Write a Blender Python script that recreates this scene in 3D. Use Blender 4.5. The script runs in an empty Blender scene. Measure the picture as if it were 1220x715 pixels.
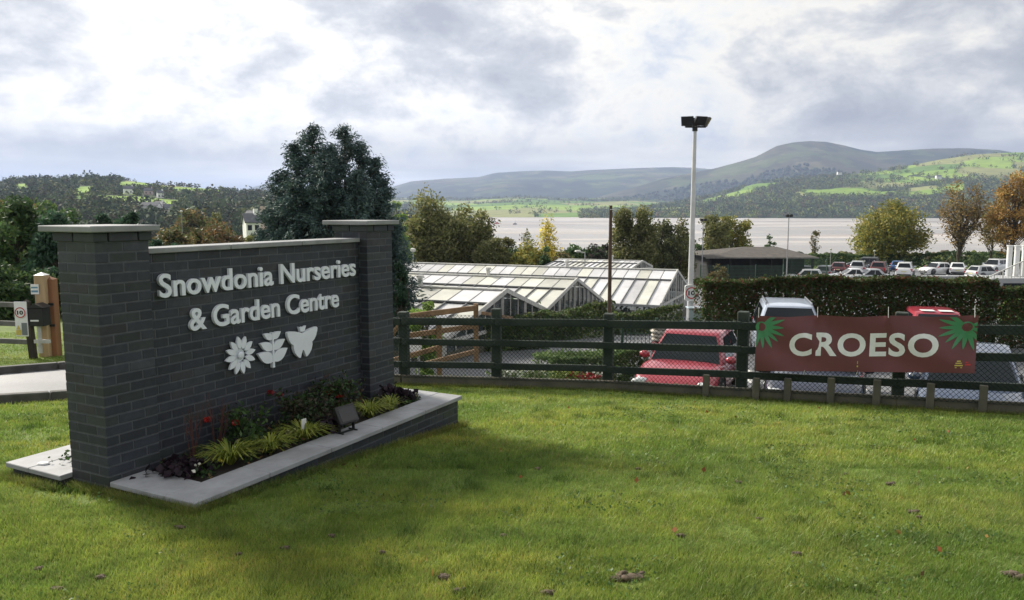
import bpy, math, random
import numpy as np
from mathutils import Matrix, Vector
R=math.radians
random.seed(7)
rng=np.random.default_rng(11)
C=bpy.context.scene.collection
SC=bpy.context.scene
CZ=2.06                       # camera height above the lawn at the sign
F=930.0; PIT=R(6.6); cs,sn=math.cos(PIT),math.sin(PIT)
def ray(px,py):
    yc=357.5-py
    return (px-610.0, F*cs+yc*sn, -F*sn+yc*cs)
def at(px,py,Y):
    a=ray(px,py); k=Y/a[1]
    return (a[0]*k, Y, CZ+a[2]*k)
# ------------------------------------------------------------------ noise
def _h(ix,iy,s):
    n=(ix.astype(np.int64)*374761393+iy.astype(np.int64)*668265263+s*974634777)&0x7fffffff
    n=(n^(n>>13))*1274126177&0x7fffffff
    return ((n^(n>>16))&0xffff)/65535.0
def vn(x,y,s=0):
    x=np.asarray(x,float); y=np.asarray(y,float)
    ix=np.floor(x); iy=np.floor(y); fx=x-ix; fy=y-iy
    fx=fx*fx*(3-2*fx); fy=fy*fy*(3-2*fy)
    a=_h(ix,iy,s);b=_h(ix+1,iy,s);c=_h(ix,iy+1,s);d=_h(ix+1,iy+1,s)
    return (a*(1-fx)+b*fx)*(1-fy)+(c*(1-fx)+d*fx)*fy
def fbm(x,y,s=0,o=4):
    t=0;a=.5;m=0
    for i in range(o):
        t=t+a*vn(np.asarray(x)*2**i,np.asarray(y)*2**i,s+i*17); m+=a; a*=.5
    return t/m
def sstep(a,b,x):
    t=np.clip((np.asarray(x,float)-a)/(b-a),0,1); return t*t*(3-2*t)
# ------------------------------------------------------------------ ground
LY=[-30,3.5,5.15,6.6,8.26,9.8,10.8,12.3,16,22,40]; LZ=[.09,.075,0,-.11,-.27,-.46,-.58,-.72,-.92,-1.2,-1.9]
CY=[-30,16,25,30,38,60,110,160,230,330,380]; CZZ=[-1.94,-1.94,-2.35,-2.85,-3.75,-4.6,-6.1,-9.6,-14.2,-18.6,-19.9]
FX=[-40,-16,-12,-8,-5,-3.4,-1.73,-.245,1.45,3.22,4.94,6.4,8,14,40]
FY=[40,26,21,17,14,12.95,12.3,12.0,11.6,10.76,9.8,8.95,7.9,3,-20]
def yf(x): return np.interp(x,FX,FY)
def gz(x,y):
    x=np.asarray(x,float); y=np.asarray(y,float)
    l=np.interp(y,LY,LZ); c=np.interp(y,CY,CZZ)
    t=(y-yf(x))*np.interp(x,[0,8],[.97,.72])
    w=sstep(-10,-1,x)
    k=sstep(0,1,(t-.35)/(2.0+11*(1-w)))
    z=l*(1-k)+c*k
    return z
def g1(x,y): return float(gz(x,y))
# ------------------------------------------------------------------ materials
def newmat(name):
    m=bpy.data.materials.new(name); m.use_nodes=True
    nt=m.node_tree; b=nt.nodes['Principled BSDF']; return m,nt,b
def N(nt,t,**k):
    n=nt.nodes.new(t)
    for a,v in k.items():
        if a.startswith('i_'): n.inputs[a[2:].replace('_',' ')].default_value=v
        else: setattr(n,a,v)
    return n
def c4(c): return (c[0],c[1],c[2],1)
def ramp(nt,fac,stops):
    r=N(nt,'ShaderNodeValToRGB'); e=r.color_ramp.elements
    while len(e)<len(stops): e.new(.5)
    for i,(p,c) in enumerate(stops): e[i].position=p; e[i].color=c4(c)
    nt.links.new(fac,r.inputs[0]); return r.outputs[0]
def noise(nt,scale,detail=4,rough=.55,coord='Object',stretch=None,dist=0):
    tc=N(nt,'ShaderNodeTexCoord'); o=tc.outputs[coord] if coord!='World' else None
    if coord=='World':
        g=N(nt,'ShaderNodeNewGeometry'); o=g.outputs['Position']
    if stretch:
        mp=N(nt,'ShaderNodeMapping'); mp.inputs['Scale'].default_value=stretch; nt.links.new(o,mp.inputs[0]); o=mp.outputs[0]
    n=N(nt,'ShaderNodeTexNoise'); n.inputs['Scale'].default_value=scale; n.inputs['Detail'].default_value=detail
    n.inputs['Roughness'].default_value=rough; n.inputs['Distortion'].default_value=dist
    nt.links.new(o,n.inputs['Vector']); return n.outputs['Fac']
def mul(nt,a,b,fac=1.0,mode='MULTIPLY'):
    m=N(nt,'ShaderNodeMix',data_type='RGBA',blend_type=mode); m.inputs[0].default_value=fac
    for s,v in ((6,a),(7,b)):
        if isinstance(v,tuple): m.inputs[s].default_value=c4(v)
        else: nt.links.new(v,m.inputs[s])
    return m.outputs[2]
def bump(nt,b,h,strength=.3,dist=.01):
    bp=N(nt,'ShaderNodeBump'); bp.inputs['Strength'].default_value=strength; bp.inputs['Distance'].default_value=dist
    nt.links.new(h,bp.inputs['Height']); nt.links.new(bp.outputs[0],b.inputs['Normal'])
def mat(name,c,rough=.6,var=.25,scale=6,metal=0,bmp=0,spec=.5,c2=None,attr=False,coord='Object',stretch=None,coat=0,wrough=0):
    m,nt,b=newmat(name)
    n=noise(nt,scale,5,.6,coord,stretch)
    if c2 is None: lo=tuple(v*(1-var) for v in c); hi=tuple(min(1,v*(1+var)) for v in c)
    else: lo,hi=c,c2
    col=ramp(nt,n,[(.32,lo),(.68,hi)])
    if attr:
        a=N(nt,'ShaderNodeAttribute',attribute_name='Col'); col=mul(nt,col,a.outputs['Color'])
    nt.links.new(col,b.inputs['Base Color'])
    b.inputs['Roughness'].default_value=rough; b.inputs['Metallic'].default_value=metal
    b.inputs['Specular IOR Level'].default_value=spec
    if coat: b.inputs['Coat Weight'].default_value=coat; b.inputs['Coat Roughness'].default_value=.05
    if bmp:
        n2=noise(nt,scale*6,4,.6,coord,stretch); bump(nt,b,n2,bmp,.004)
    return m
def leafmat(name,tint=(1,1,1),trans=.3,rough=.55):
    m,nt,b=newmat(name)
    a=N(nt,'ShaderNodeAttribute',attribute_name='Col')
    n=noise(nt,1.2,3)
    col=mul(nt,a.outputs['Color'],ramp(nt,n,[(.3,(.8*tint[0],.8*tint[1],.8*tint[2])),(.7,(1.15*tint[0],1.15*tint[1],1.15*tint[2]))]))
    nt.links.new(col,b.inputs['Base Color']); b.inputs['Roughness'].default_value=rough
    b.inputs['Specular IOR Level'].default_value=.3
    tr=N(nt,'ShaderNodeBsdfTranslucent'); nt.links.new(col,tr.inputs[0])
    mx=N(nt,'ShaderNodeMixShader'); mx.inputs[0].default_value=trans
    nt.links.new(b.outputs[0],mx.inputs[1]); nt.links.new(tr.outputs[0],mx.inputs[2])
    nt.links.new(mx.outputs[0],nt.nodes['Material Output'].inputs[0]); return m
def attrmat(name,rough=.8,nscale=.5,amt=.3,bmp=0,spec=.3,coord='Object',stretch=None):
    m,nt,b=newmat(name)
    a=N(nt,'ShaderNodeAttribute',attribute_name='Col')
    n=noise(nt,nscale,6,.65,coord,stretch)
    col=mul(nt,a.outputs['Color'],ramp(nt,n,[(.3,(1-amt,)*3),(.7,(1+amt,)*3)]))
    nt.links.new(col,b.inputs['Base Color']); b.inputs['Roughness'].default_value=rough
    b.inputs['Specular IOR Level'].default_value=spec
    if bmp: bump(nt,b,noise(nt,nscale*5,4,.6,coord,stretch),bmp,.004)
    return m
# ------------------------------------------------------------------ objects
ROOT={}
def tag(o,label=None,cat=None,group=None,kind=None):
    for k,v in (('label',label),('category',cat),('group',group),('kind',kind)):
        if v: o[k]=v
    return o
def thing(name,label,cat,loc=(0,0,0),rz=0,group=None):
    o=bpy.data.objects.new(name,None); C.objects.link(o); o.empty_display_size=.2
    o.location=loc; o.rotation_euler=(0,0,rz)
    ROOT[o.name]=Matrix.Translation(Vector(loc))@Matrix.Rotation(rz,4,'Z')
    return tag(o,label,cat,group)
def rootmat(p):
    while p is not None:
        if p.name in ROOT: return ROOT[p.name]
        p=p.parent
    return Matrix.Identity(4)
def npmesh(name,V,Fs,m,parent=None,loc=None,col=None,smooth=False,world=False):
    """V (n,3); Fs list/array of faces (uniform size arrays are fast); col (n,3) per vertex"""
    V=np.asarray(V,float)
    if parent is not None and world:
        M=np.array(rootmat(parent).inverted()); V=V@M[:3,:3].T+M[:3,3]
    elif parent is None and loc is not None and world: V=V-np.array(loc)
    me=bpy.data.meshes.new(name)
    if isinstance(Fs,np.ndarray):
        nf,k=Fs.shape
        me.vertices.add(len(V)); me.vertices.foreach_set('co',V.ravel().astype(np.float32))
        me.loops.add(nf*k); me.loops.foreach_set('vertex_index',Fs.ravel().astype(np.int32))
        me.polygons.add(nf); me.polygons.foreach_set('loop_start',np.arange(0,nf*k,k,dtype=np.int32))
        try: me.polygons.foreach_set('loop_total',np.full(nf,k,dtype=np.int32))
        except Exception: pass
        me.update(calc_edges=True)
    else:
        me.from_pydata([tuple(v) for v in V],[],[list(f) for f in Fs]); me.update()
    if col is not None:
        a=me.color_attributes.new('Col','FLOAT_COLOR','POINT')
        cc=np.ones((len(V),4),np.float32); cc[:,:3]=col; a.data.foreach_set('color',cc.ravel())
    if m: me.materials.append(m)
    if smooth: me.polygons.foreach_set('use_smooth',np.ones(len(me.polygons),bool))
    o=bpy.data.objects.new(name,me); C.objects.link(o)
    if parent is not None: o.parent=parent
    elif loc is not None: o.location=loc; ROOT[o.name]=Matrix.Translation(Vector(loc))
    return o
class MB:
    def __init__(s): s.v=[]; s.f=[]; s.c=[]; s.cc=(1,1,1)
    def add(s,vs,fs):
        n=len(s.v); s.v+= [tuple(v) for v in vs]; s.c+=[s.cc]*len(vs); s.f+=[[i+n for i in f] for f in fs]; return s
    def box(s,x0,x1,y0,y1,z0,z1,T=None,ch=0):
        if ch<=0:
            vs=[(x,y,z) for z in (z0,z1) for y in (y0,y1) for x in (x0,x1)]
            fs=[(0,2,3,1),(4,5,7,6),(0,1,5,4),(2,6,7,3),(0,4,6,2),(1,3,7,5)]
        else:
            vs=[];a=(x0,x1);b=(y0,y1);c=(z0,z1);idx={}
            for i in (0,1):
                for j in (0,1):
                    for k in (0,1):
                        sx=ch if i==0 else -ch; sy=ch if j==0 else -ch; sz=ch if k==0 else -ch
                        for ax in range(3):
                            p=[a[i]+sx,b[j]+sy,c[k]+sz]
                            p[ax]=(a[i],b[j],c[k])[ax]
                            idx[i,j,k,ax]=len(vs); vs.append(tuple(p))
            fs=[]
            for ax in range(3):
                for e in (0,1):
                    q=[]
                    for (u,w) in ((0,0),(1,0),(1,1),(0,1)):
                        t=[u,w]; t.insert(ax,e); q.append(idx[t[0],t[1],t[2],ax])
                    fs.append(q if (e==1)^(ax==1) else q[::-1])
            for i in (0,1):
                for j in (0,1):
                    for k in (0,1):
                        q=[idx[i,j,k,0],idx[i,j,k,1],idx[i,j,k,2]]
                        fs.append(q if (i+j+k)%2==1 else q[::-1])
            for ax in range(3):
                o1,o2=[t for t in range(3) if t!=ax]
                for u in (0,1):
                    for w in (0,1):
                        p0=[0,0,0];p1=[0,0,0];p1[ax]=1
                        p0[o1]=p1[o1]=u;p0[o2]=p1[o2]=w
                        fs.append([idx[(*p0,o1)],idx[(*p1,o1)],idx[(*p1,o2)],idx[(*p0,o2)]])
        if T is not None: vs=[tuple(T@Vector(v)) for v in vs]
        return s.add(vs,fs)
    def tube(s,p0,p1,r0,r1=None,n=8,caps=True):
        r1=r0 if r1 is None else r1
        p0=Vector(p0);p1=Vector(p1);d=(p1-p0)
        if d.length<1e-9: return s
        d.normalize(); a=d.orthogonal().normalized(); b=d.cross(a)
        vs=[]
        for p,r in ((p0,r0),(p1,r1)):
            for i in range(n):
                t=2*math.pi*i/n; vs.append(tuple(p+a*(r*math.cos(t))+b*(r*math.sin(t))))
        fs=[(i,(i+1)%n,n+(i+1)%n,n+i) for i in range(n)]
        if caps: fs+=[tuple(range(n))[::-1],tuple(range(n,2*n))]
        return s.add(vs,fs)
    def beam(s,p0,p1,w,h,ch=0):
        """rectangular bar between two points, w across (horizontal), h vertical"""
        p0=Vector(p0);p1=Vector(p1);d=p1-p0;L=d.length
        x=d.normalized(); up=Vector((0,0,1))
        if abs(x.z)>.98: up=Vector((0,1,0))
        y=up.cross(x).normalized(); z=x.cross(y)
        M=Matrix((( x.x,y.x,z.x,p0.x),(x.y,y.y,z.y,p0.y),(x.z,y.z,z.z,p0.z),(0,0,0,1)))
        return s.box(0,L,-w/2,w/2,-h/2,h/2,M,ch)
    def prism(s,poly,T,d,front=True):
        """2d polygon in local xy extruded from z=0 to z=d, placed by T"""
        n=len(poly)
        vs=[T@Vector((x,y,0)) for x,y in poly]+[T@Vector((x,y,d)) for x,y in poly]
        fs=[tuple(range(n))[::-1],tuple(range(n,2*n))]+[(i,(i+1)%n,n+(i+1)%n,n+i) for i in range(n)]
        return s.add(vs,fs)
    def lathe(s,prof,T=None,n=16):
        vs=[];fs=[]
        for r,z in prof:
            for i in range(n):
                t=2*math.pi*i/n; vs.append(Vector((r*math.cos(t),r*math.sin(t),z)))
        for k in range(len(prof)-1):
            for i in range(n): fs.append((k*n+i,k*n+(i+1)%n,(k+1)*n+(i+1)%n,(k+1)*n+i))
        fs+=[tuple(range(n))[::-1],tuple(range((len(prof)-1)*n,len(prof)*n))]
        if T is not None: vs=[T@v for v in vs]
        return s.add(vs,fs)
    def build(s,name,m,parent=None,loc=None,world=False,smooth=False,col=False,sharp=None):
        o=npmesh(name,np.array(s.v),s.f,m,parent,loc,np.array(s.c) if col else None,smooth or sharp is not None,world)
        if sharp is not None: o.data.set_sharp_from_angle(angle=R(sharp))
        return o
def frame(o,x,y,z=None):
    """matrix with columns x,y,(z)"""
    x=Vector(x).normalized(); y=Vector(y).normalized(); z=x.cross(y) if z is None else Vector(z)
    return Matrix(((x.x,y.x,z.x,o[0]),(x.y,y.y,z.y,o[1]),(x.z,y.z,z.z,o[2]),(0,0,0,1)))
def copy_tree(o,parent=None,label=None,group=None,loc=None,rz=None,skip=()):
    c=o.copy(); C.objects.link(c)
    if parent is not None: c.parent=parent
    if label: c['label']=label
    if group: c['group']=group
    if loc is not None: c.location=loc
    if rz is not None: c.rotation_euler=(0,0,rz)
    for ch in list(o.children):
        copy_tree(ch,c)
    return c
# text as mesh data in local xy, extruded along z
def textmesh(s,bold=.02,extr=.0,res=4,space=1.0,bev=0):
    cu=bpy.data.curves.new('t','FONT'); cu.body=s; cu.size=1; cu.offset=bold; cu.extrude=extr; cu.resolution_u=res
    cu.space_character=space; cu.bevel_depth=bev
    o=bpy.data.objects.new('t',cu); C.objects.link(o)
    bpy.context.view_layer.update()
    dg=bpy.context.evaluated_depsgraph_get()
    me=bpy.data.meshes.new_from_object(o.evaluated_get(dg))
    bpy.data.objects.remove(o)
    V=np.array([v.co[:] for v in me.vertices]); Fs=[list(p.vertices) for p in me.polygons]
    bpy.data.meshes.remove(me); return V,Fs
def fit(V,x0,x1,y0,y1,z0=None,z1=None):
    V=V.copy(); a=V.min(0);b=V.max(0)
    V[:,0]=x0+(V[:,0]-a[0])/(b[0]-a[0])*(x1-x0)
    if y0 is not None: V[:,1]=y0+(V[:,1]-a[1])/(b[1]-a[1])*(y1-y0)
    if z0 is not None: V[:,2]=z0+(V[:,2]-a[2])/(b[2]-a[2])*(z1-z0)
    return V
def TV(M,V):
    M=np.array(M); return V@M[:3,:3].T+M[:3,3]
# ------------------------------------------------------------------ leaves
def leafquads(P,size,asp=.5,updir=None,jit=.4,droop=None):
    """P (n,3) centres -> rhombus quads with random orientation. size scalar or (n,)"""
    n=len(P); size=np.broadcast_to(np.asarray(size,float),(n,))
    a=rng.normal(size=(n,3)) if droop is None else droop+rng.normal(size=(n,3))*jit
    a/=np.linalg.norm(a,axis=1)[:,None]+1e-9
    b=np.cross(a,rng.normal(size=(n,3))); b/=np.linalg.norm(b,axis=1)[:,None]+1e-9
    s=(size*(.7+.6*rng.random(n)))[:,None]
    V=np.stack([P-a*s,P-b*s*asp,P+a*s,P+b*s*asp],1).reshape(-1,3)
    return V,np.arange(4*n).reshape(n,4)
def leafcols(n,cols,w=None,var=.25,per=4,clump=None):
    cols=np.array(cols,float)
    i=rng.choice(len(cols),n,p=w)
    c=cols[i]*(1+var*(rng.random((n,1))*2-1))
    if clump is not None: c=c*clump[:,None]
    return np.repeat(c,per,0)
SUN_E=3.5; SUN_A=11; EXPO=1.08; SKY_OFF=(1.3,8.3,0); STRAT=1.7; HAZE=1.0e-4; HAZEC=(.52,.65,.95,1)
NB1=420000; NB2=420000
SKYR=[(.37,(3.4,3.75,4.5)),(.43,(5.2,5.2,5.05)),(.465,(5.7,5.5,5.05)),(.505,(4.4,4.4,4.4)),(.55,(3.3,3.4,3.6)),(.63,(2.3,2.4,2.7))]
STRR=[(.36,(2.1,2.15,2.25)),(.46,(2.65,2.7,2.75)),(.55,(3.6,3.6,3.55)),(.66,(5.6,5.35,4.9))]
# --- world, camera, light
cam=bpy.data.cameras.new('camera'); co=bpy.data.objects.new('camera',cam); C.objects.link(co)
co.location=(0,0,CZ); co.rotation_euler=(R(90)-PIT,0,0)
cam.sensor_width=36; cam.lens=36*F/1220; cam.clip_start=.1; cam.clip_end=40000
SC.camera=co
SUN_EL=R(33); SUNDIR=Vector((-.74,.67,0)).normalized()  # towards the sun, horizontally
sd=Vector((SUNDIR.x*math.cos(SUN_EL),SUNDIR.y*math.cos(SUN_EL),math.sin(SUN_EL)))
sl=bpy.data.lights.new('sun','SUN'); sl.energy=SUN_E; sl.angle=R(SUN_A); sl.color=(1,.93,.82)
so=bpy.data.objects.new('sun',sl); C.objects.link(so); so.rotation_euler=sd.to_track_quat('Z','Y').to_euler(); so.location=(0,0,30)
w=bpy.data.worlds.new('World'); SC.world=w; w.use_nodes=True; nt=w.node_tree
bg=nt.nodes['Background']; bg.inputs[1].default_value=.1
sky=N(nt,'ShaderNodeTexSky',sky_type='NISHITA'); sky.sun_disc=False; sky.sun_elevation=SUN_EL
sky.sun_rotation=math.atan2(SUNDIR.x,SUNDIR.y)
tc=N(nt,'ShaderNodeTexCoord'); sp=N(nt,'ShaderNodeSeparateXYZ'); nt.links.new(tc.outputs['Generated'],sp.inputs[0])
def M(op,a,b=None,c=None,clamp=False):
    n=N(nt,'ShaderNodeMath',operation=op,use_clamp=clamp)
    for i,v in enumerate((a,b,c)):
        if v is None: continue
        if isinstance(v,(int,float)): n.inputs[i].default_value=v
        else: nt.links.new(v,n.inputs[i])
    return n.outputs[0]
zc=M('MAXIMUM',sp.outputs[2],0.0)
zz=M('ADD',zc,.34)
cx=M('DIVIDE',sp.outputs[0],zz); cy=M('DIVIDE',sp.outputs[1],zz)
cb=N(nt,'ShaderNodeCombineXYZ'); nt.links.new(cx,cb.inputs[0]); nt.links.new(cy,cb.inputs[1])
def wn(scale,detail,rough,off,dist=0,sx=1,sy=1):
    mp=N(nt,'ShaderNodeMapping'); mp.inputs['Location'].default_value=off; mp.inputs['Scale'].default_value=(sx,sy,1.75)
    nt.links.new(tc.outputs['Generated'],mp.inputs[0])
    n=N(nt,'ShaderNodeTexNoise'); n.inputs['Scale'].default_value=scale; n.inputs['Detail'].default_value=detail
    n.inputs['Roughness'].default_value=rough; n.inputs['Distortion'].default_value=dist
    nt.links.new(mp.outputs[0],n.inputs['Vector']); return n.outputs['Fac']
big=wn(3.6,9,.56,SKY_OFF,.15,1,1)
mid=wn(10,10,.64,(3.1,7.7,0),.2,1,1)
dens=M('ADD',M('MULTIPLY',big,.60),M('MULTIPLY',mid,.40))
# brightness: thin cloud bright, thick cloud grey-blue; brighter round the sun's side
cloud=ramp(nt,dens,SKYR)
# sun glow direction term
vd=N(nt,'ShaderNodeVectorMath',operation='DOT_PRODUCT'); nt.links.new(tc.outputs['Generated'],vd.inputs[0])
gd=Vector((-.30,.93,.28)).normalized(); vd.inputs[1].default_value=gd
glow=M('MULTIPLY_ADD',M('POWER',M('MAXIMUM',vd.outputs['Value'],0.0),10),.26,.84)
gcol=N(nt,'ShaderNodeMix',data_type='RGBA',blend_type='MULTIPLY'); gcol.inputs[0].default_value=1
nt.links.new(cloud,gcol.inputs[6])
cg=N(nt,'ShaderNodeCombineColor'); 
for i in range(3): nt.links.new(glow,cg.inputs[i])
nt.links.new(cg.outputs[0],gcol.inputs[7])
# low stratus bank: darker blue-grey streaks toward the horizon
az=M('ARCTAN2',sp.outputs[0],sp.outputs[1])
str_n=N(nt,'ShaderNodeTexNoise'); str_n.inputs['Scale'].default_value=2.2; str_n.inputs['Detail'].default_value=6; str_n.inputs['Roughness'].default_value=.5
cb2=N(nt,'ShaderNodeCombineXYZ'); nt.links.new(M('MULTIPLY',az,1.3),cb2.inputs[0]); nt.links.new(M('MULTIPLY',sp.outputs[2],13),cb2.inputs[1])
cb2.inputs[2].default_value=STRAT; nt.links.new(cb2.outputs[0],str_n.inputs['Vector'])
strat=ramp(nt,str_n.outputs['Fac'],STRR)
lowf=N(nt,'ShaderNodeMapRange',interpolation_type='SMOOTHSTEP'); lowf.inputs['From Min'].default_value=.03; lowf.inputs['From Max'].default_value=.115
lowf.inputs['To Min'].default_value=.9; lowf.inputs['To Max'].default_value=0; nt.links.new(sp.outputs[2],lowf.inputs[0])
mx=N(nt,'ShaderNodeMix',data_type='RGBA'); nt.links.new(lowf.outputs[0],mx.inputs[0]); nt.links.new(gcol.outputs[2],mx.inputs[6]); nt.links.new(strat,mx.inputs[7])
# small blue gaps
hole=wn(1.1,6,.55,(9.3,1.4,0),.3)
hf=N(nt,'ShaderNodeMapRange',interpolation_type='SMOOTHSTEP'); hf.inputs['From Min'].default_value=.60; hf.inputs['From Max'].default_value=.70
hf.inputs['To Max'].default_value=.45; nt.links.new(hole,hf.inputs[0])
mx2=N(nt,'ShaderNodeMix',data_type='RGBA'); nt.links.new(hf.outputs[0],mx2.inputs[0]); nt.links.new(mx.outputs[2],mx2.inputs[6]); nt.links.new(sky.outputs[0],mx2.inputs[7])
nt.links.new(mx2.outputs[2],bg.inputs[0])
vs=SC.view_settings; vs.view_transform='Standard'; vs.look='None'; vs.gamma=1; vs.use_curve_mapping=False; vs.exposure=EXPO
SC.render.engine='CYCLES'; cy_=SC.cycles; cy_.use_denoising=True
try: cy_.denoiser='OPENIMAGEDENOISE'
except Exception: pass
cy_.max_bounces=6; cy_.diffuse_bounces=3; cy_.glossy_bounces=3; cy_.transmission_bounces=4; cy_.transparent_max_bounces=24; cy_.volume_bounces=0
cy_.use_adaptive_sampling=True
# --- ground
def gridmesh(name,xs,ys,zf,m,colf=None,mask=None,smooth=True):
    X,Y=np.meshgrid(xs,ys); Z=zf(X,Y)
    V=np.stack([X,Y,Z],-1).reshape(-1,3); nx=len(xs); ny=len(ys)
    i=np.arange(nx*ny).reshape(ny,nx)
    Q=np.stack([i[:-1,:-1],i[:-1,1:],i[1:,1:],i[1:,:-1]],-1).reshape(-1,4)
    if mask is not None:
        cx=V[Q].mean(1); Q=Q[mask(cx[:,0],cx[:,1])]
        u,inv=np.unique(Q,return_inverse=True); V=V[u]; Q=inv.reshape(-1,4)
    col=colf(V) if colf else None
    return npmesh(name,V,Q,m,col=col,smooth=smooth)
def ax(*segs):
    out=[]
    for a,b,s in segs: out+=list(np.arange(a,b,s))
    return np.array(out+[segs[-1][1]])
# road on the left: band beyond the left lawn; centre line
RD=[(-26,2.9),(-14,8.0),(-9.6,10.37),(-6.9,12.47),(-4.2,15.4),(-1.6,19.5),(1,25)]
def rdist(x,y):
    x=np.asarray(x,float);y=np.asarray(y,float);best=np.full(x.shape,1e9)
    for (x0,y0),(x1,y1) in zip(RD[:-1],RD[1:]):
        dx,dy=x1-x0,y1-y0; t=np.clip(((x-x0)*dx+(y-y0)*dy)/(dx*dx+dy*dy),0,1)
        best=np.minimum(best,np.hypot(x-x0-t*dx,y-y0-t*dy))
    return best
RW=1.86
def carpark(x,y):
    near=np.maximum(yf(x)+np.interp(x,[-3,0,8],[3.0,3.4,3.3]),0)
    right=(x>np.interp(y,[15,22,40,60,110],[-3.5,-4,-9,-16,-12]))&(y>near)&(y<107)&(x<75)
    return right
def paved(x,y): return (rdist(x,y)<RW)|carpark(x,y)
gm,nt,b=newmat('ground_grass')
n1=noise(nt,.35,5,.6,'World'); n2=noise(nt,6,4,.6,'World')
c=mul(nt,ramp(nt,n1,[(.3,(.085,.13,.025)),(.7,(.14,.19,.04))]),ramp(nt,n2,[(.3,(.75,.75,.75)),(.7,(1.2,1.2,1.2))]))
nt.links.new(c,b.inputs['Base Color']); b.inputs['Roughness'].default_value=.9; b.inputs['Specular IOR Level'].default_value=.2
bump(nt,b,n2,.6,.03)
def gzf(x,y):
    z=gz(x,y)-.05*sstep(0,1,(paved(x,y)).astype(float))
    z=z-1.2*sstep(.35,1.6,y-yf(x))*0
    z=z+.012*(fbm(x*1.3,y*1.3,5)-.5)
    # rolling: drop beyond far shore
    return z
xs=np.unique(np.concatenate([ax((-9000,-600,600),(-600,-60,30),(-60,-18,2),(-18,14,.25),(14,60,2),(60,600,30),(600,9000,600))]))
ys=np.unique(np.concatenate([ax((-200,-20,20),(-20,2,2),(2,20,.25),(20,60,1),(60,130,3),(130,420,15),(420,9000,700))]))
tag(gridmesh('ground',xs,ys,gzf,gm),kind='structure')
# asphalt of the car park and road
am,nt,b=newmat('worn_asphalt')
n1=noise(nt,.5,5,.6,'World'); n2=noise(nt,60,3,.6,'World'); n3=noise(nt,.12,3,.5,'World')
c=mul(nt,ramp(nt,n1,[(.3,(.105,.11,.12)),(.7,(.175,.18,.19))]),ramp(nt,n2,[(.3,(.7,.7,.7)),(.7,(1.3,1.3,1.3))]))
nt.links.new(c,b.inputs['Base Color']); nt.links.new(ramp(nt,n3,[(.35,(.45,)*3),(.65,(.75,)*3)]),b.inputs['Roughness']); bump(nt,b,n2,.4,.01)
xs=ax((-30,-16,1),(-16,14,.2),(14,76,1.5)); ys=ax((2,26,.2),(26,108,1.5))
tag(gridmesh('car_park_asphalt',xs,ys,lambda x,y:gz(x,y)+.004,am,mask=paved),kind='structure')
# kerbs along the road
km=mat('kerb_concrete',(.075,.075,.068),.85,.3,4,bmp=.3)
def kerb(off,name):
    mb=MB(); pts=[]
    for i in range(len(RD)):
        a=np.array(RD[max(i-1,0)]);b_=np.array(RD[min(i+1,len(RD)-1)]);d=(b_-a)/np.linalg.norm(b_-a)
        pts.append(np.array(RD[i])+np.array((-d[1],d[0]))*off)
    P=[]
    for a,b_ in zip(pts[:-1],pts[1:]):
        n=max(1,int(np.linalg.norm(b_-a)/.92)); P+=[a+(b_-a)*k/n for k in range(n)]
    P.append(pts[-1])
    for a,b_ in zip(P[:-1],P[1:]):
        if carpark(np.array([a[0]]),np.array([a[1]]))[0] and off<0: continue
        d=(b_-a)/np.linalg.norm(b_-a); e=b_-d*.012
        mb.beam((a[0],a[1],g1(*a)+.03),(e[0],e[1],g1(*b_)+.03),.13,.2,.012)
    tag(mb.build(name,km),kind='structure')
kerb(RW+.06,'kerb'); kerb(-RW-.06,'kerb')
# painted bay lines in the near car park
pm=mat('road_paint',(.62,.62,.6),.7,.2,12)
mb=MB()
def strip(mb,x0,y0,x1,y1,w=.1,dz=.009):
    L=math.hypot(x1-x0,y1-y0); nx,ny=-(y1-y0)/L*w/2,(x1-x0)/L*w/2; n=max(1,int(L/1))
    for k in range(n):
        a=k/n;b_=(k+1)/n; q=[(x0+(x1-x0)*a+nx,y0+(y1-y0)*a+ny),(x0+(x1-x0)*a-nx,y0+(y1-y0)*a-ny),(x0+(x1-x0)*b_-nx,y0+(y1-y0)*b_-ny),(x0+(x1-x0)*b_+nx,y0+(y1-y0)*b_+ny)]
        mb.add([(u,v,g1(u,v)+dz) for u,v in q],[(0,1,2,3)])
for k in range(5):
    bx=2.3+k*2.45; by=16.9-k*.55; strip(mb,bx,by-1.0,bx+1.5,by+3.8)
for k in range(16): strip(mb,14+k*2.6,86,14.5+k*2.8,91,.12,.02)
tag(mb.build('bay_markings',pm),kind='structure')
# --- estuary
wm,nt,b=newmat('estuary_water')
b.inputs['Base Color'].default_value=(.30,.28,.26,1); b.inputs['Roughness'].default_value=.3; b.inputs['Specular IOR Level'].default_value=.8
bump(nt,b,noise(nt,.15,4,.6,'World',(.3,1,1)),.12,.4)
npmesh('water',[(-4000,250,-19.55),(9000,250,-19.55),(9000,4000,-19.55),(-4000,4000,-19.55)],[(0,1,2,3)],wm)['kind']='structure'
mm,nt,b=newmat('wet_mud')
n1=noise(nt,.004,6,.6,'World',(.25,1,1)); n2=noise(nt,.03,5,.6,'World',(.2,1,1))
c=mul(nt,ramp(nt,n1,[(.37,(.15,.13,.115)),(.46,(.38,.355,.33)),(.54,(.46,.43,.40)),(.62,(.22,.175,.15))]),ramp(nt,n2,[(.35,(.8,.8,.8)),(.65,(1.15,1.15,1.15))]))
nt.links.new(c,b.inputs['Base Color']); nt.links.new(ramp(nt,n2,[(.4,(.33,)*3),(.6,(.6,)*3)]),b.inputs['Roughness'])
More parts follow.
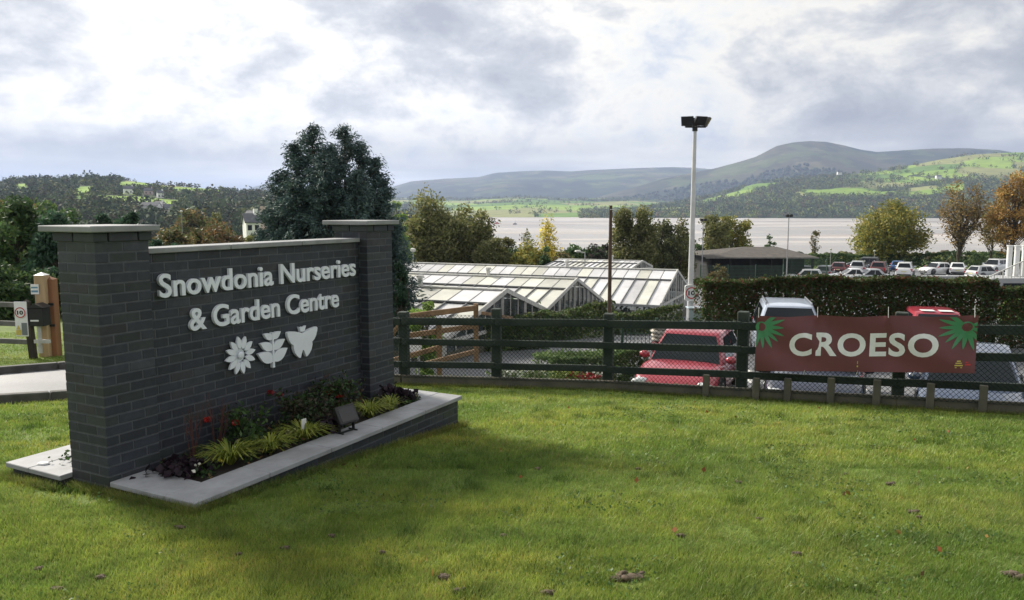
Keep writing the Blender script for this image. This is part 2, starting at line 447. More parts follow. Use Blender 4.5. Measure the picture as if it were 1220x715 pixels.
def mudz(x,y):
    n=fbm(x/420+3,y/95,21,5); m=fbm(x/1300,y/300,4,3)
    shore=sstep(1750,1900,y-.0*x)*1.6
    near=(1-sstep(300,420,y))*.6
    return -19.55+(n-.485+.45*(m-.5))*1.6+shore+near
xs=ax((-900,3400,14)); ys=np.unique(np.concatenate([ax((330,700,7),(700,2300,14))]))
tag(gridmesh('mudflat',xs,ys,mudz,mm),kind='structure')
# --- hills
ICO=None
def ico():
    import bmesh
    bm=bmesh.new(); bmesh.ops.create_icosphere(bm,subdivisions=2,radius=1)
    V=np.array([v.co[:] for v in bm.verts]); Fc=np.array([[v.index for v in f.verts] for f in bm.faces]); bm.free(); return V,Fc
ICO=ico()
def ico1():
    import bmesh
    bm=bmesh.new(); bmesh.ops.create_icosphere(bm,subdivisions=1,radius=1)
    V=np.array([v.co[:] for v in bm.verts]); Fc=np.array([[v.index for v in f.verts] for f in bm.faces]); bm.free(); return V,Fc
ICO1=ico1()
wood_m=attrmat('woodland_leaves',.9,.12,.35,spec=.15,coord='World')
def woods(name,P,r,cols,label=None,cat=None,lo=False,w=None):
    """P (n,3) tree feet, r (n,) crown radius: uneven crowns, one mass"""
    IV,IF=ICO1 if lo else ICO
    n=len(P); k=len(IV)
    jit=1+.42*(rng.random((n,k,1))-.5)
    V=IV[None]*jit*r[:,None,None]*np.stack([np.ones(n),np.ones(n),.75+.5*rng.random(n)],1)[:,None,:]
    V=V+P[:,None,:]+np.array([0,0,1])*(r[:,None,None]*.75)
    Fc=(IF[None]+(np.arange(n)*k)[:,None,None]).reshape(-1,3)
    c=np.array(cols)[rng.choice(len(cols),n,p=w)]*(.8+.4*rng.random((n,1)))*(.75+.5*fbm(P[:,0]/70,P[:,1]/70,3,3))[:,None]
    c=np.repeat(c,k,0)*(.8+.4*rng.random((n*k,1)))
    o=npmesh(name,V.reshape(-1,3),Fc,wood_m,col=c)
    tag(o,label,cat,kind='stuff'); return o
def leafwoods(name,P,r,cols,label,cat,k=22):
    n=len(P); u=rng.normal(size=(n,k,3)); u/=np.linalg.norm(u,axis=2)[...,None]; u[...,2]=u[...,2]*.85+.35
    Q_=P[:,None,:]+u*(r[:,None,None]*(.45+.65*rng.random((n,k,1))))+np.array([0,0,1])*(r[:,None,None]*.55)
    V,Q=leafquads(Q_.reshape(-1,3),np.repeat(r,k)*.30,.75)
    c=np.array(cols)[rng.integers(len(cols),size=n)]*(.8+.4*rng.random((n,1)))*(.7+.6*fbm(P[:,0]/70,P[:,1]/70,3,3))[:,None]
    tag(npmesh(name,V,Q,wood_m,col=np.repeat(np.repeat(c,k,0),4,0)),label,cat,kind='stuff')
hillm=attrmat('hill_turf',.95,.02,.25,spec=.1,coord='World')
FIELD=[(.19,.29,.05),(.14,.23,.045),(.23,.33,.06),(.11,.19,.04),(.24,.25,.10)]
def cells(x,y,s,seed):
    """voronoi: returns cell id hash, distance to border"""
    x=x/s+.35*(fbm(x/s,y/s,seed+3,2)-.5); y=y/s*.8+.35*(fbm(x,y/s,seed+9,2)-.5)
    ix=np.floor(x);iy=np.floor(y);d1=np.full(x.shape,9.);d2=np.full(x.shape,9.);idv=np.zeros(x.shape)
    for a in (-1,0,1):
        for b_ in (-1,0,1):
            cx=ix+a;cy=iy+b_
            px=cx+_h(cx,cy,seed);py=cy+_h(cx,cy,seed+1); d=np.hypot(px-x,py-y); h=_h(cx,cy,seed+2)
            n=d<d1; d2=np.where(n,d1,np.minimum(d2,d)); idv=np.where(n,h,idv); d1=np.where(n,d,d1)
    return idv,(d2-d1)*s
def hill(name,crest,dc,df,zb,px0,px1,ncol,nrow,cover,amp=6,pw=1.0,seed=1,back=1.35):
    cr=np.array(crest,float)
    pxs=np.linspace(px0,px1,ncol); pys=np.interp(pxs,cr[:,0],cr[:,1])
    t=np.linspace(0,1+.35,nrow)
    RY=F*cs+(357.5-pys)*sn
    ratio=(-F*sn+(357.5-pys)*cs)/RY; tx=(pxs-610)/RY
    dcv=np.interp(pxs,[px0,px1],dc) if isinstance(dc,(list,tuple)) else np.full(ncol,dc)
    dfv=np.interp(pxs,[px0,px1],df) if isinstance(df,(list,tuple)) else np.full(ncol,df)
    Y=dfv[None]+(dcv-dfv)[None]*t[:,None]; X=Y*tx[None]
    zc=CZ+dcv*ratio
    prof=np.where(t<=1,np.clip(t,0,1)**pw,1-(t-1)*.9)
    Z=zb+(zc-zb)[None]*prof[:,None]
    env=np.clip(4*t*(1-t),0,1)[:,None]
    Z=Z+amp*(fbm(X/(abs(amp)*28+30),Y/(abs(amp)*28+30),seed,5)-.5)*2*(env+.06)
    V=np.stack([X,Y,Z],-1).reshape(-1,3)
    i=np.arange(ncol*nrow).reshape(nrow,ncol)
    Q=np.stack([i[:-1,:-1],i[:-1,1:],i[1:,1:],i[1:,:-1]],-1).reshape(-1,4)
    T=np.repeat(t[:,None],ncol,1); PX=np.repeat(pxs[None],nrow,0)
    col,wood=cover(X,Y,Z,T,PX)
    o=npmesh(name,V,Q,hillm,col=col.reshape(-1,3),smooth=True); tag(o,kind='structure')
    return X,Y,Z,T,PX,wood
def pickwood(H,n,prob_pow=1,tmax=1.02):
    X,Y,Z,T,PX,wood=H
    p=(wood*(T<tmax)*np.gradient(Y,axis=0)*Y**.0).ravel(); p=np.clip(p,0,None); p/=p.sum()
    i=rng.choice(len(p),n,p=p)
    r,c=np.unravel_index(i,X.shape); r2=np.clip(r+1,0,X.shape[0]-1); c2=np.clip(c+1,0,X.shape[1]-1)
    u=rng.random(n); v=rng.random(n)
    def L(A): return (A[r,c]*(1-u)+A[r2,c]*u)*(1-v)+(A[r,c2]*(1-u)+A[r2,c2]*u)*v
    return np.stack([L(X),L(Y),L(Z)],1)
def mixc(a,b,f): return a*(1-f[...,None])+np.array(b)*f[...,None]
def cv_fields(size,seed,thr,woodfn=None,hedge=12):
    def f(X,Y,Z,T,PX):
        idv,bd=cells(X,Y,size,seed)
        k=(idv*997%1); col=np.array(FIELD)[(idv*4.999).astype(int)]
        wood=(vn(X/(size*1.6),Y/(size*1.6),seed+40)+.35*(k-.5)>thr).astype(float)
        if woodfn is not None: wood=np.clip(woodfn(X,Y,T,PX,wood),0,1)
        hed=(bd<hedge).astype(float)
        col=mixc(col,(.035,.05,.02),wood)
        return col,np.clip(wood+hed*1.3*(1-wood),0,2)
    return f
WG=[(.045,.065,.022),(.06,.08,.025),(.035,.055,.028),(.09,.095,.03),(.08,.06,.03),(.11,.13,.035)]
# right near hill with the sunlit pasture on its shoulder
def wfA(X,Y,T,PX,w):
    top=sstep(985,1070,PX)*sstep(.44,.54,T)           # pasture on top right
    low=(1-sstep(.30,.42,T+.1*(vn(X/90,Y/90,5)-.5)))
    midp=((PX>1085)&(T>.30)&(T<.44)&(PX<1150)).astype(float)
    w=np.maximum(w,low); w=w*(1-top*(vn(X/70,Y/130,77)<.88)); w=w*(1-midp)*(1-.0*top); return w
HA=hill('hill',[(700,252),(760,249),(800,243),(850,233),(900,219),(950,212),(1000,209),(1050,204),(1085,197),(1120,190),(1160,184),(1200,182),(1260,180),(1400,176)],2900,1880,-19,690,1420,420,150,cv_fields(150,3,.34,wfA,7),7,.95,3)
# big moorland hill
def moor(seed,wlow=.35,a=(.034,.045,.028),b_=(.075,.068,.038),wc=(.020,.032,.022)):
    def f(X,Y,Z,T,PX):
        n=fbm(X/500,Y/500,seed,5); col=mixc(np.broadcast_to(np.array(a),X.shape+(3,)),b_,sstep(.4,.6,n))
        n2=fbm(X/220,Y/220,seed+5,4)
        w=sstep(.0,.12,wlow+.25*(n2-.5)*2-T)
        g=sstep(.56,.62,fbm(X/300,Y/300,seed+8,3))*sstep(.1,.2,T)*(1-sstep(.6,.8,T))
        col=mixc(col,(.12,.17,.05),g*.7); col=mixc(col,wc,w*(.75+.25*n2)); 
        bare=sstep(.56,.64,fbm(X/190,Y/260,seed+12,5))*(T>.35); col=mixc(col,(.17,.15,.085),bare*.6)
        dk=sstep(.50,.60,fbm(X/90,Y/120,seed+14,5)); col=mixc(col,(.018,.026,.016),dk*.6)
        gr=sstep(.58,.66,fbm(X/130,Y/200,seed+18,4))*(T>.25); col=mixc(col,(.09,.12,.04),gr*.6)
        return col,w
    return f
HB=hill('hill',[(560,250),(640,246),(700,238),(760,222),(790,213),(820,207),(850,201),(880,193),(900,187),(912,181),(925,174),(945,169.5),(965,168),(985,169),(1005,173),(1025,178),(1045,181),(1075,179),(1110,177),(1150,176.5),(1190,178.5),(1230,186),(1300,192),(1400,190)],5200,[4700,3000],-10,550,1410,420,120,moor(31,.5),22,.8,9)
HC=hill('mountain',[(380,236),(440,229),(470,222),(490,216),(530,213),(570,211),(590,206),(620,204),(650,203),(680,204),(700,202.5),(760,200),(800,199),(830,200),(900,206),(1000,215),(1100,230)],7600,5000,0,370,1120,300,80,moor(55,.55),30,.8,19)
HD=hill('mountain',[(150,240),(230,232),(290,226),(315,219),(330,215.5),(350,216),(370,222),(400,226),(450,229),(500,224),(560,228),(600,235)],8600,5400,0,140,610,160,40,moor(75,.3),25,.8,29)
# low green valley floor on the far shore
def wfV(X,Y,T,PX,w):
    return np.maximum(w*(T>.12),(T>.80)*1.0*(vn(X/120,Y/120,3)>.3))
HV=hill('valley_fields',[(400,236),(500,236),(560,237),(620,234),(680,237),(740,236),(800,240),(860,243),(920,248)],4300,2080,-18.5,395,930,260,90,cv_fields(260,13,.72,wfV,14),5,1.0,5)
# left wooded hill with houses
def wfE(X,Y,T,PX,w):
    f1=(np.abs(PX-190)<42)&(T>.86)&(T<.985)
    f2=(np.abs(PX-98)<9)&(T>.5)&(T<.72); f3=(np.abs(PX-24)<7)&(T>.66)&(T<.85)
    f4=(np.abs(PX-150)<60)&(T>.40)&(T<.52)
    keep=(vn(X/45,Y/45,8)>.12)
    return np.where(f1|f2|f3|f4,0,1.0*keep)
def proj(P):
    Z=P[...,2]-CZ; d=cs*P[...,1]-sn*Z; return 610+F*P[...,0]/d, 357.5-F*(sn*P[...,1]+cs*Z)/d
def efield(u,v): return ((u>143)&(u<186)&(v>216.5)&(v<222.5))|((u>93)&(u<108)&(v>223)&(v<231))|((u>20)&(u<29)&(v>219)&(v<226))|((u>205)&(u<262)&(v>224)&(v<228.5))
cvE0=cv_fields(90,23,.3,wfE,5)
def cvE(X,Y,Z,T,PX):
    c,w_=cvE0(X,Y,Z,T,PX); u,v=proj(np.stack([X,Y,Z],-1)); m_=efield(u,v).astype(float); return mixc(c,(.20,.31,.06),m_),w_*(1-m_)
HE=hill('hill',[(-1500,212),(-900,222),(-600,208),(-400,219),(-260,216),(-150,212),(-60,217),(0,216),(40,214),(80,213),(110,212),(150,215),(200,221),(240,224),(280,229),(320,231),(360,240),(440,250),(520,262)],[1000,1000],[330,330],-14,-1500,560,900,130,cvE,2.5,1.0,7)
def rr(n,a,b_): return a+(b_-a)*rng.random(n)
P=pickwood(HA,6500); leafwoods('hillside_woods',P,rr(len(P),4,8.5),[tuple(v*2.0 for v in q) for q in WG],'patchwork of oak woods and hedges below the sunlit pasture across the estuary','woods',16)
P=pickwood(HV,1500); leafwoods('valley_woods',P,rr(len(P),3.5,8),[tuple(v*2.0 for v in q) for q in WG],'hedges and copses between the bright green fields beyond the mudflats','woods',16)
P=pickwood(HE,26000); u_,v_=proj(P); P=P[(u_>-260)|(rng.random(len(P))<.35)]; P=P[rng.random(len(P))<.9]; WE=[(.075,.105,.05),(.095,.125,.055),(.06,.085,.05),(.14,.16,.06),(.10,.09,.055)]
rE=rr(len(P),1.2,3.2)*(1+.7*(rng.random(len(P))<.05))
HOUSES=[(153,231,8),(177,232,7),(191,236,6),(180,248,14),(191,248,9),(202,250,8)]
def hillY(H,px,py):
    X,Y,Z,T,PX,wd=H; j=int(np.argmin(abs(PX[0]-px))); q=np.stack([X[:,j],Y[:,j],Z[:,j]],1); _,v=proj(q); k=int(np.argmax((v<py)&(T[:,j]<1))); return float(Y[k,j])
u_,v_=proj(P); ok=~efield(u_,v_-1.5)
for hx,hy,hw2 in HOUSES: ok&=~((abs(u_-hx)<hw2)&(v_>hy-9)&(v_<hy+7)&(P[:,1]<hillY(HE,hx,hy)+14))
P=P[ok]; rE=rE[ok]
leafwoods('hillside_woods',P,rE*1.15,WE,'dense woods covering the low hill behind the left brick pillar','woods')
P=pickwood(HB,6000); woods('mountain_woods',P,rr(len(P),6,13),[(.035,.05,.03),(.05,.06,.03)],'dark forest on the lower flanks of the tall bare hill','woods',True)
# shoreline scrub near bank
n=900; X=rr(n,-60,420); Y=rr(n,200,330); P=np.stack([X,Y,gz(X,Y)-.3],1); P=P[~((X>40)&(X<500)&(Y<200))]
woods('shore_scrub',P,rr(len(P),1.0,2.4),WG,'low scrub on the near bank of the estuary','scrub')
# --- haze
hm=bpy.data.materials.new('haze_air'); hm.use_nodes=True; nt=hm.node_tree; nt.nodes.remove(nt.nodes['Principled BSDF'])
pv=N(nt,'ShaderNodeVolumePrincipled'); pv.inputs['Color'].default_value=HAZEC; pv.inputs['Density'].default_value=HAZE; pv.inputs['Anisotropy'].default_value=.2
nt.links.new(pv.outputs[0],nt.nodes['Material Output'].inputs['Volume'])
if HAZE>0:
    mb=MB().box(-12000,14000,-400,13000,-30,505)
    tag(mb.build('haze',hm),kind='stuff')
# --- brick sign
# local frame: x along the wall (away), y = back, z up ; origin = near front corner of left pillar at lawn level
SO=(-2.972,5.566,0.0); UA=math.atan2(.885,.466)
SM=Matrix.Translation(Vector(SO))@Matrix.Rotation(UA,4,'Z')
brickm,nt,b=newmat('slate_blue_brick')
a=N(nt,'ShaderNodeAttribute',attribute_name='Col'); n=noise(nt,14,6,.65); n2=noise(nt,90,4,.6)
c=mul(nt,a.outputs['Color'],ramp(nt,n,[(.3,(.72,.74,.76)),(.7,(1.3,1.28,1.25))]))
nt.links.new(c,b.inputs['Base Color']); b.inputs['Roughness'].default_value=.62; bump(nt,b,n2,.35,.004)
copm=mat('pale_coping_stone',(.20,.205,.21),.78,.10,4,bmp=.35,c2=(.31,.32,.33))
copm2=mat('planter_coping_stone',(.22,.225,.23),.72,.16,3.5,bmp=.35,c2=(.34,.35,.37))
MORT=(.061,.067,.077)
def bcol():
    k=rng.random(); g=.66+.44*rng.random()
    if k<.12: return (.036*g,.037*g,.044*g)
    if k<.17: return (.042*g,.048*g,.060*g)
    if k<.35: return (.030*g,.038*g,.040*g)
    return (.027*g,.032*g,.044*g)
BH,BJ,BL,BW=.065,.010,.215,.1025
def brick(mb,x0,x1,y0,y1,z0,z1,j=.0012):
    mb.cc=bcol(); o=[(rng.random()-.5)*2*j for _ in range(4)]
    mb.box(x0+o[0],x1+o[1],y0+o[2],y1+o[3],z0,z1,None,.0035)
def pier(mb,x0,y0,z0,ncourse,proud_top=True):
    W=.44; c0=z0; off=.0
    for k in range(ncourse):
        z=c0+k*(BH+BJ); e=.018 if (proud_top and k==ncourse-1) else 0.
        L=(W-BJ)/2
        if k%2==0:
            rects=[(0,L,0,BW),(L+BJ,W,0,BW),(0,L,W-BW,W),(L+BJ,W,W-BW,W),(0,BW,BW+BJ,W-BW-BJ),(W-BW,W,BW+BJ,W-BW-BJ)]
        else:
            rects=[(0,BW,0,L),(0,BW,L+BJ,W),(W-BW,W,0,L),(W-BW,W,L+BJ,W),(BW+BJ,W-BW-BJ,0,BW),(BW+BJ,W-BW-BJ,W-BW,W)]
        for a_,b_,c_,d in rects:
            if e: 
                s=(W+2*e)/W; a_,b_,c_,d=[(v-W/2)*s+W/2 for v in (a_,b_,c_,d)]
            brick(mb,x0+a_,x0+b_,y0+c_,y0+d,z,z+BH)
    mb.cc=MORT; ht=ncourse*(BH+BJ)
    mb.box(x0+.0025,x0+W-.0025,y0+.0025,y0+W-.0025,z0-.02,c0+ht-BJ+.002)
    return c0+ht-BJ
def bwall(mb,x0,x1,y0,y1,z0,ncourse,phase=0,faces=(1,1),z0mort=None,ends=(0,0)):
    """stretcher bond leaf along x"""
    for k in range(ncourse):
        z=z0+k*(BH+BJ); off=((k+phase)%2)*(BL+BJ)/2
        x=x0-off
        while x<x1-.02:
            a_=max(x,x0+.001);b_=min(x+BL,x1-.001)
            if b_-a_>.03:
                if faces[0]: brick(mb,a_,b_,y0,y0+min(BW,(y1-y0)*.48),z,z+BH)
                if faces[1]: brick(mb,a_,b_,y1-min(BW,(y1-y0)*.48),y1,z,z+BH)
            x+=BL+BJ
    mb.cc=MORT; mb.box(x0+.0025,x1-.0025,y0+.0025,y1-.0025,z0-.02,z0+ncourse*(BH+BJ)-BJ+.002)
    return z0+ncourse*(BH+BJ)-BJ
sign=thing('brick_sign','dark slate brick entrance sign with two square pillars and raised pale lettering','sign',SO,UA)
PTOP=1.895            # underside of pillar caps
nP=28; zP0=PTOP-(nP*(BH+BJ)-BJ)
def pillar(x0,ncourse,z0):
    mb=MB(); top=pier(mb,x0,0,z0,ncourse)
    p=mb.build('pillar',brickm,sign,col=True)
    q=MB().box(x0-.065,x0+.505,-.06,.555,top+.004,top+.05,None,.006).build('cap',copm,p); return p
pillar(0,28,zP0); pillar(3.08,32,zP0-4*(BH+BJ))
mb=MB(); nW=29; wt=1.715; wz0=wt-(nW*(BH+BJ)-BJ)
bwall(mb,.442,3.078,.115,.325,wz0,nW,1); mb.build('wall',brickm,sign,col=True)
mb=MB()
for k in range(3): mb.box(.445+k*.878,.445+(k+1)*.878-.006,.085,.355,wt+.004,wt+.046,None,.005)
mb.build('wall_coping',copm,sign)
letm=mat('painted_letter_face',(.74,.78,.84),.35,.05,8,spec=.5)
FRT=frame((0,.115-.012,0),(1,0,0),(0,0,1))  # text x -> wall x, text y -> z, text z -> -y (outwards)
FRT=Matrix(((1,0,0,0),(0,0,-1,.115-.006),(0,1,0,0),(0,0,0,1)))
def sgn_text(s,x0,x1,zb,cap,bold):
    V,Fs=textmesh(s,bold,.06,5,1.0,0)
    # baseline at local y=0 ; capital height of the built-in font ~ .729
    a=V.min(0);b_=V.max(0)
    V2=V.copy(); V2[:,0]=x0+(V[:,0]-a[0])/(b_[0]-a[0])*(x1-x0); V2[:,1]=zb+V[:,1]*cap/.729
    V2[:,2]=(V[:,2]-a[2])/(b_[2]-a[2])*.028
    return npmesh('lettering',TV(FRT,V2),Fs,letm,sign)
sgn_text('Snowdonia Nurseries',.575,2.985,1.372,.190,.018)
sgn_text('& Garden Centre',.85,2.705,1.07,.190,.018)
def petal(cx,cy,ang,r0,r1,w,n=9,tip=.5):
    pts=[]
    for i in range(n+1):
        t=i/n; pts.append((r0+(r1-r0)*t, w*math.sin(math.pi*t**tip)**.8*(1 if 0<t<1 else 0)))
    for i in range(n-1,0,-1):
        t=i/n; pts.append((r0+(r1-r0)*t,-w*math.sin(math.pi*t**tip)**.8))
    c_,s_=math.cos(ang),math.sin(ang)
    return [(cx+x*c_-y*s_,cy+x*s_+y*c_) for x,y in pts]
# daisy
mb=MB(); dc_=(1.372,.778)
for i in range(12):
    mb.prism(petal(*dc_,R(8+30*i),.058,.172,.026,9,.85),FRT@Matrix.Translation((0,0,.012+.003*(i%2))),.02)
mb.prism(petal(*dc_,0,0,.001,.001),FRT,.001) if False else None
mb.lathe([(.032,.0),(.032,.034),(.022,.042),(.001,.044)],FRT@Matrix.Translation((dc_[0],dc_[1],0)),20)
mb.lathe([(.06,.004),(.06,.010)],FRT@Matrix.Translation((dc_[0],dc_[1],0)),20)
mb.build('flower_emblem',letm,sign,sharp=30)
# sprig
mb=MB(); lx=1.76
mb.prism([(lx-.012,.598),(lx+.012,.598),(lx+.008,.93),(lx-.008,.93)],FRT,.036)
def leafp(bx,bz,tx_,tz,w):
    pts=[];L=math.hypot(tx_-bx,tz-bz);ux,uz=(tx_-bx)/L,(tz-bz)/L
    n=9
    for i in range(n+1):
        t=i/n; pts.append((t,w*1.15*math.sin(math.pi*t**.75)*(1 if 0<i<n else 0)))
    for i in range(n-1,0,-1):
        t=i/n; pts.append((t,-w*.85*math.sin(math.pi*t**.85)))
    return [(bx+ux*t*L-uz*o,bz+uz*t*L+ux*o) for t,o in pts]
def leafp_(bx,bz,tx_,tz,w):
    p=leafp(bx,bz,tx_,tz,w)
    return p if tx_>bx else [(x,z) for x,z in leafp(bx,bz,2*bx-tx_,tz,w)] and [(2*bx-x,z) for x,z in leafp(bx,bz,2*bx-tx_,tz,w)][::-1]
for bz,tx_,tz,wd in ((.655,.185,.755,.055),(.765,.155,.845,.042),(.865,.105,.925,.032)):
    for s in (1,-1): mb.prism(leafp_(lx+.004*s,bz,lx+s*tx_,tz,wd),FRT@Matrix.Translation((0,0,.004)),.028)
mb.build('sprig_emblem',letm,sign,sharp=30)
# butterfly
bx=2.155; half=[(0,.868),(.035,.878),(.09,.893),(.15,.903),(.195,.905),(.207,.895),(.205,.868),(.185,.82),(.16,.785),(.128,.765),(.13,.735),(.115,.69),(.085,.655),(.055,.632),(.04,.630),(.024,.665),(.008,.70),(0,.70)]
poly=[(bx+x,z) for x,z in half]+[(bx-x,z) for x,z in half[::-1][1:-1]]
mb=MB(); mb.prism(poly[::-1],FRT@Matrix.Translation((0,0,.003)),.031)
mb.prism([(bx-.03,.883),(bx+.03,.883),(bx+.034,.905),(bx+.048,.935),(bx+.02,.925),(bx,.93),(bx-.02,.925),(bx-.048,.935),(bx-.034,.905)],FRT@Matrix.Translation((0,0,.003)),.030)
mb.build('butterfly_emblem',letm,sign,sharp=30)
# planters -----------------------------------------------------------
soilm=mat('dark_planter_soil',(.012,.010,.008),.95,.4,9,c2=(.035,.026,.018),bmp=.6)
ZC=.06
def planter(label,y0,y1,x0,x1,front):
    """y0 outer face, y1 against the sign"""
    t=thing('planter',label,'planter',SO,UA)
    lo,hi=min(y0,y1),max(y0,y1)
    s=1 if y1>y0 else -1
    mb=MB(); nc=8; z0=ZC-.04-(nc*(BH+BJ)-BJ)
    ins=.035
    a_,b_=(y0+s*ins,y0+s*(ins+.21)); bwall(mb,x0+ins,x1-ins,min(a_,b_),max(a_,b_),z0,nc)
    # end walls: bricks along y
    for ex,(e0,e1) in ((0,(x0+ins,x0+ins+.21)),(1,(x1-ins-.21,x1-ins))):
        yy0,yy1=(b_,y1-s*.003); ylo,yhi=min(yy0,yy1)+.008,max(yy0,yy1)
        for k in range(nc):
            z=z0+k*(BH+BJ); off=((k+1)%2)*(BL+BJ)/2; y=ylo-off
            while y<yhi-.02:
                c_=max(y,ylo);d=min(y+BL,yhi)
                if d-c_>.03:
                    if ex==0: brick(mb,e0,e0+BW,c_,d,z,z+BH)
                    else: brick(mb,e1-BW,e1,c_,d,z,z+BH)
                y+=BL+BJ
        mb.cc=MORT; mb.box(e0+.0025,e1-.0025,ylo,yhi-.004,z0-.02,ZC-.041)
    mb.build('planter_wall',brickm,t,col=True)
    mb=MB(); W=.30; z0,z1=ZC-.036,ZC+.004
    n=5; L=(x1-x0)/n
    for k in range(n): mb.box(x0+k*L+(.003 if k else 0),x0+(k+1)*L,min(y0,y0+s*W),max(y0,y0+s*W),z0,z1,None,.005)
    for e0,e1 in ((x0,x0+.32),(x1-.32,x1)):
        mb.box(e0,e1,min(y0+s*(W+.004),y1-s*.004),max(y0+s*(W+.004),y1-s*.004),z0,z1,None,.005)
    mb.build('coping',copm2,t)
    xs=np.linspace(x0+.3,x1-.3,60); ys=np.linspace(min(y0+s*.28,y1),max(y0+s*.28,y1),16)
    X,Y=np.meshgrid(xs,ys); Z=ZC-.05+.05*(fbm(X*6,Y*6,2)-.4)+.015*rng.random(X.shape)
    i=np.arange(X.size).reshape(X.shape); Q=np.stack([i[:-1,:-1],i[:-1,1:],i[1:,1:],i[1:,:-1]],-1).reshape(-1,4)
    npmesh('soil',np.stack([X,Y,Z],-1).reshape(-1,3),Q,soilm,t); return t
planter('raised brick planter with pale coping and red flowers in front of the sign wall',-.90,.0,-.0,3.52,True)
planter('matching pale topped planter on the road side of the brick sign',1.15,.445,-.09,3.60,False)
# soil between wall front and pillars front
mb=MB().box(.442,3.078,-.02,.113,-.2,ZC-.03); 
o=mb.build('planter_backfill',soilm,None,world=False); o.matrix_world=SM; tag(o,'strip of dark soil between the sign pillars at the foot of the wall','soil bed')
def sp_(x,y,z): return SM@Vector((x,y,z))
# ------------------------------------------------------------------ plants in the planter
lm=leafmat('plant_leaf',trans=.25); petm=leafmat('petal',trans=.15,rough=.5)
stemm=mat('plant_stem',(.06,.05,.02),.7,.3,20); redst=mat('red_bark_stem',(.09,.034,.03),.5,.3,20)
def plant(name,label,cat,x,y,group=None):
    p=sp_(x,y,ZC-.03); return thing(name,label,cat,tuple(p),0,group)
def bladeclump(n,h,spread,w,cols,seg=4):
    V=[];Fs=[];Cc=[]
    for i in range(n):
        a=rng.random()*6.283; r0=.02*rng.random(); L=h*(.6+.5*rng.random()); sp__=spread*(.4+.9*rng.random())
        c=np.array(cols[rng.integers(len(cols))])*(.8+.4*rng.random())
        d=np.array((math.cos(a),math.sin(a))); s=np.array((-d[1],d[0]))
        b0=len(V)
        for k in range(seg+1):
            t=k/seg; rr_=r0+sp__*t**1.3; z=L*math.sin(t*2.0)/1.0*.95 if t<1 else L*.80
            ww=w*(1-t*.85)*(1 if k else .6)
            for q in (-1,1): V.append((d[0]*rr_+s[0]*ww*q,d[1]*rr_+s[1]*ww*q,z)); Cc.append(c)
        for k in range(seg): Fs.append((b0+2*k,b0+2*k+1,b0+2*k+3,b0+2*k+2))
    return np.array(V),np.array(Fs),np.array(Cc)
def grassy(label,x,y,n=90,h=.16,spread=.2,w=.007,cols=((.26,.30,.04),(.34,.36,.07),(.14,.2,.03)),group='yellow green sedges edging the planter'):
    t=plant('sedge_tuft',label,'plant',x,y,group); V,Fs,Cc=bladeclump(n,h,spread,w,cols); npmesh('leaves',V,Fs,lm,t,col=Cc)
def bushy(name,label,x,y,rx,h,n,cols,size=.03,flowers=None,fcol=(.38,.02,.015),group=None,fsize=.034,nf=1):
    t=plant(name,label,'plant',x,y,group)
    mb=MB()
    for i in range(9):
        a=rng.random()*6.28; r=rx*.7*rng.random()**.5; mb.tube((0,0,0),(r*math.cos(a),r*math.sin(a),h*(.6+.35*rng.random())),.006,.003,5)
    mb.build('stem',stemm,t)
    k=14; cc=np.stack([rng.normal(0,rx*.5,k),rng.normal(0,rx*.5,k),h*(.25+.7*rng.random(k))],1)
    P=cc[rng.integers(k,size=n)]+rng.normal(0,1,(n,3))*np.array([rx*.3,rx*.3,h*.14]); P[:,2]=np.clip(P[:,2],.01,None)
    V,Q=leafquads(P,size,.42); npmesh('leaves',V,Q,lm,t,col=leafcols(n,cols))
    if flowers:
        for fx,fy,fz in flowers:
            n2=70; P=rng.normal(0,1,(n2,3)); P/=np.linalg.norm(P,axis=1)[:,None]; P=P*fsize*np.array([1,1,.6])*(.5+.5*rng.random((n2,1)))+np.array((fx,fy,fz))
            V,Q=leafquads(P,fsize*.4,.7); npmesh('flower_head',V,Q,petm,t,col=leafcols(n2,[fcol,(fcol[0]*1.2,fcol[1]*2,fcol[2]*2)]))
DG=[(.035,.075,.02),(.05,.10,.025),(.025,.05,.018),(.07,.12,.035)]
BRZ=[(.035,.06,.022),(.06,.05,.03),(.05,.03,.022),(.04,.08,.028)]
# px targets: bush1 x 240-300 ; bush2 325-370 ; bush3 375-420
def on(px,py,z=ZC):     # point on the planter plane seen at this place of the photo, in sign coordinates
    a=ray(px,py); k=(z-CZ)/a[2]; p=SM.inverted()@Vector((a[0]*k,a[1]*k,z)); return p.x,p.y
def flw(x,y,px,py,dz=0):
    """flower offset from plant base so it shows near the photo's place at the plant's own depth"""
    b0=sp_(x,y,ZC-.03); q=Vector(at(px,py,b0.y-.05)); return tuple(q-b0)
b1=(1.18,-.20); b2=(1.78,-.14); b3=(2.36,-.14)
bushy('flowering_bush','leafy bush with one red bloom, nearest the left pillar in the front planter',*b1,.17,.33,700,DG,.026,[flw(*b1,281,503),flw(*b1,247,500)],group='red flowering bushes against the sign wall')
bushy('flowering_bush','bronze leaved bush with a broad red flower head behind the white plant label',*b2,.16,.34,700,BRZ+DG[:1],.024,[flw(*b2,333,470),flw(*b2,322,468)],fcol=(.20,.018,.02),group='red flowering bushes against the sign wall')
bushy('flowering_bush','dark leafy bush with a red bloom behind the black floodlight',*b3,.19,.37,850,DG+BRZ,.026,[flw(*b3,404,472),flw(*b3,392,468)],group='red flowering bushes against the sign wall')
bushy('flowering_bush','low bronze bush between the two taller red flowered bushes',2.05,-.2,.13,.26,350,BRZ,.022,group='red flowering bushes against the sign wall')
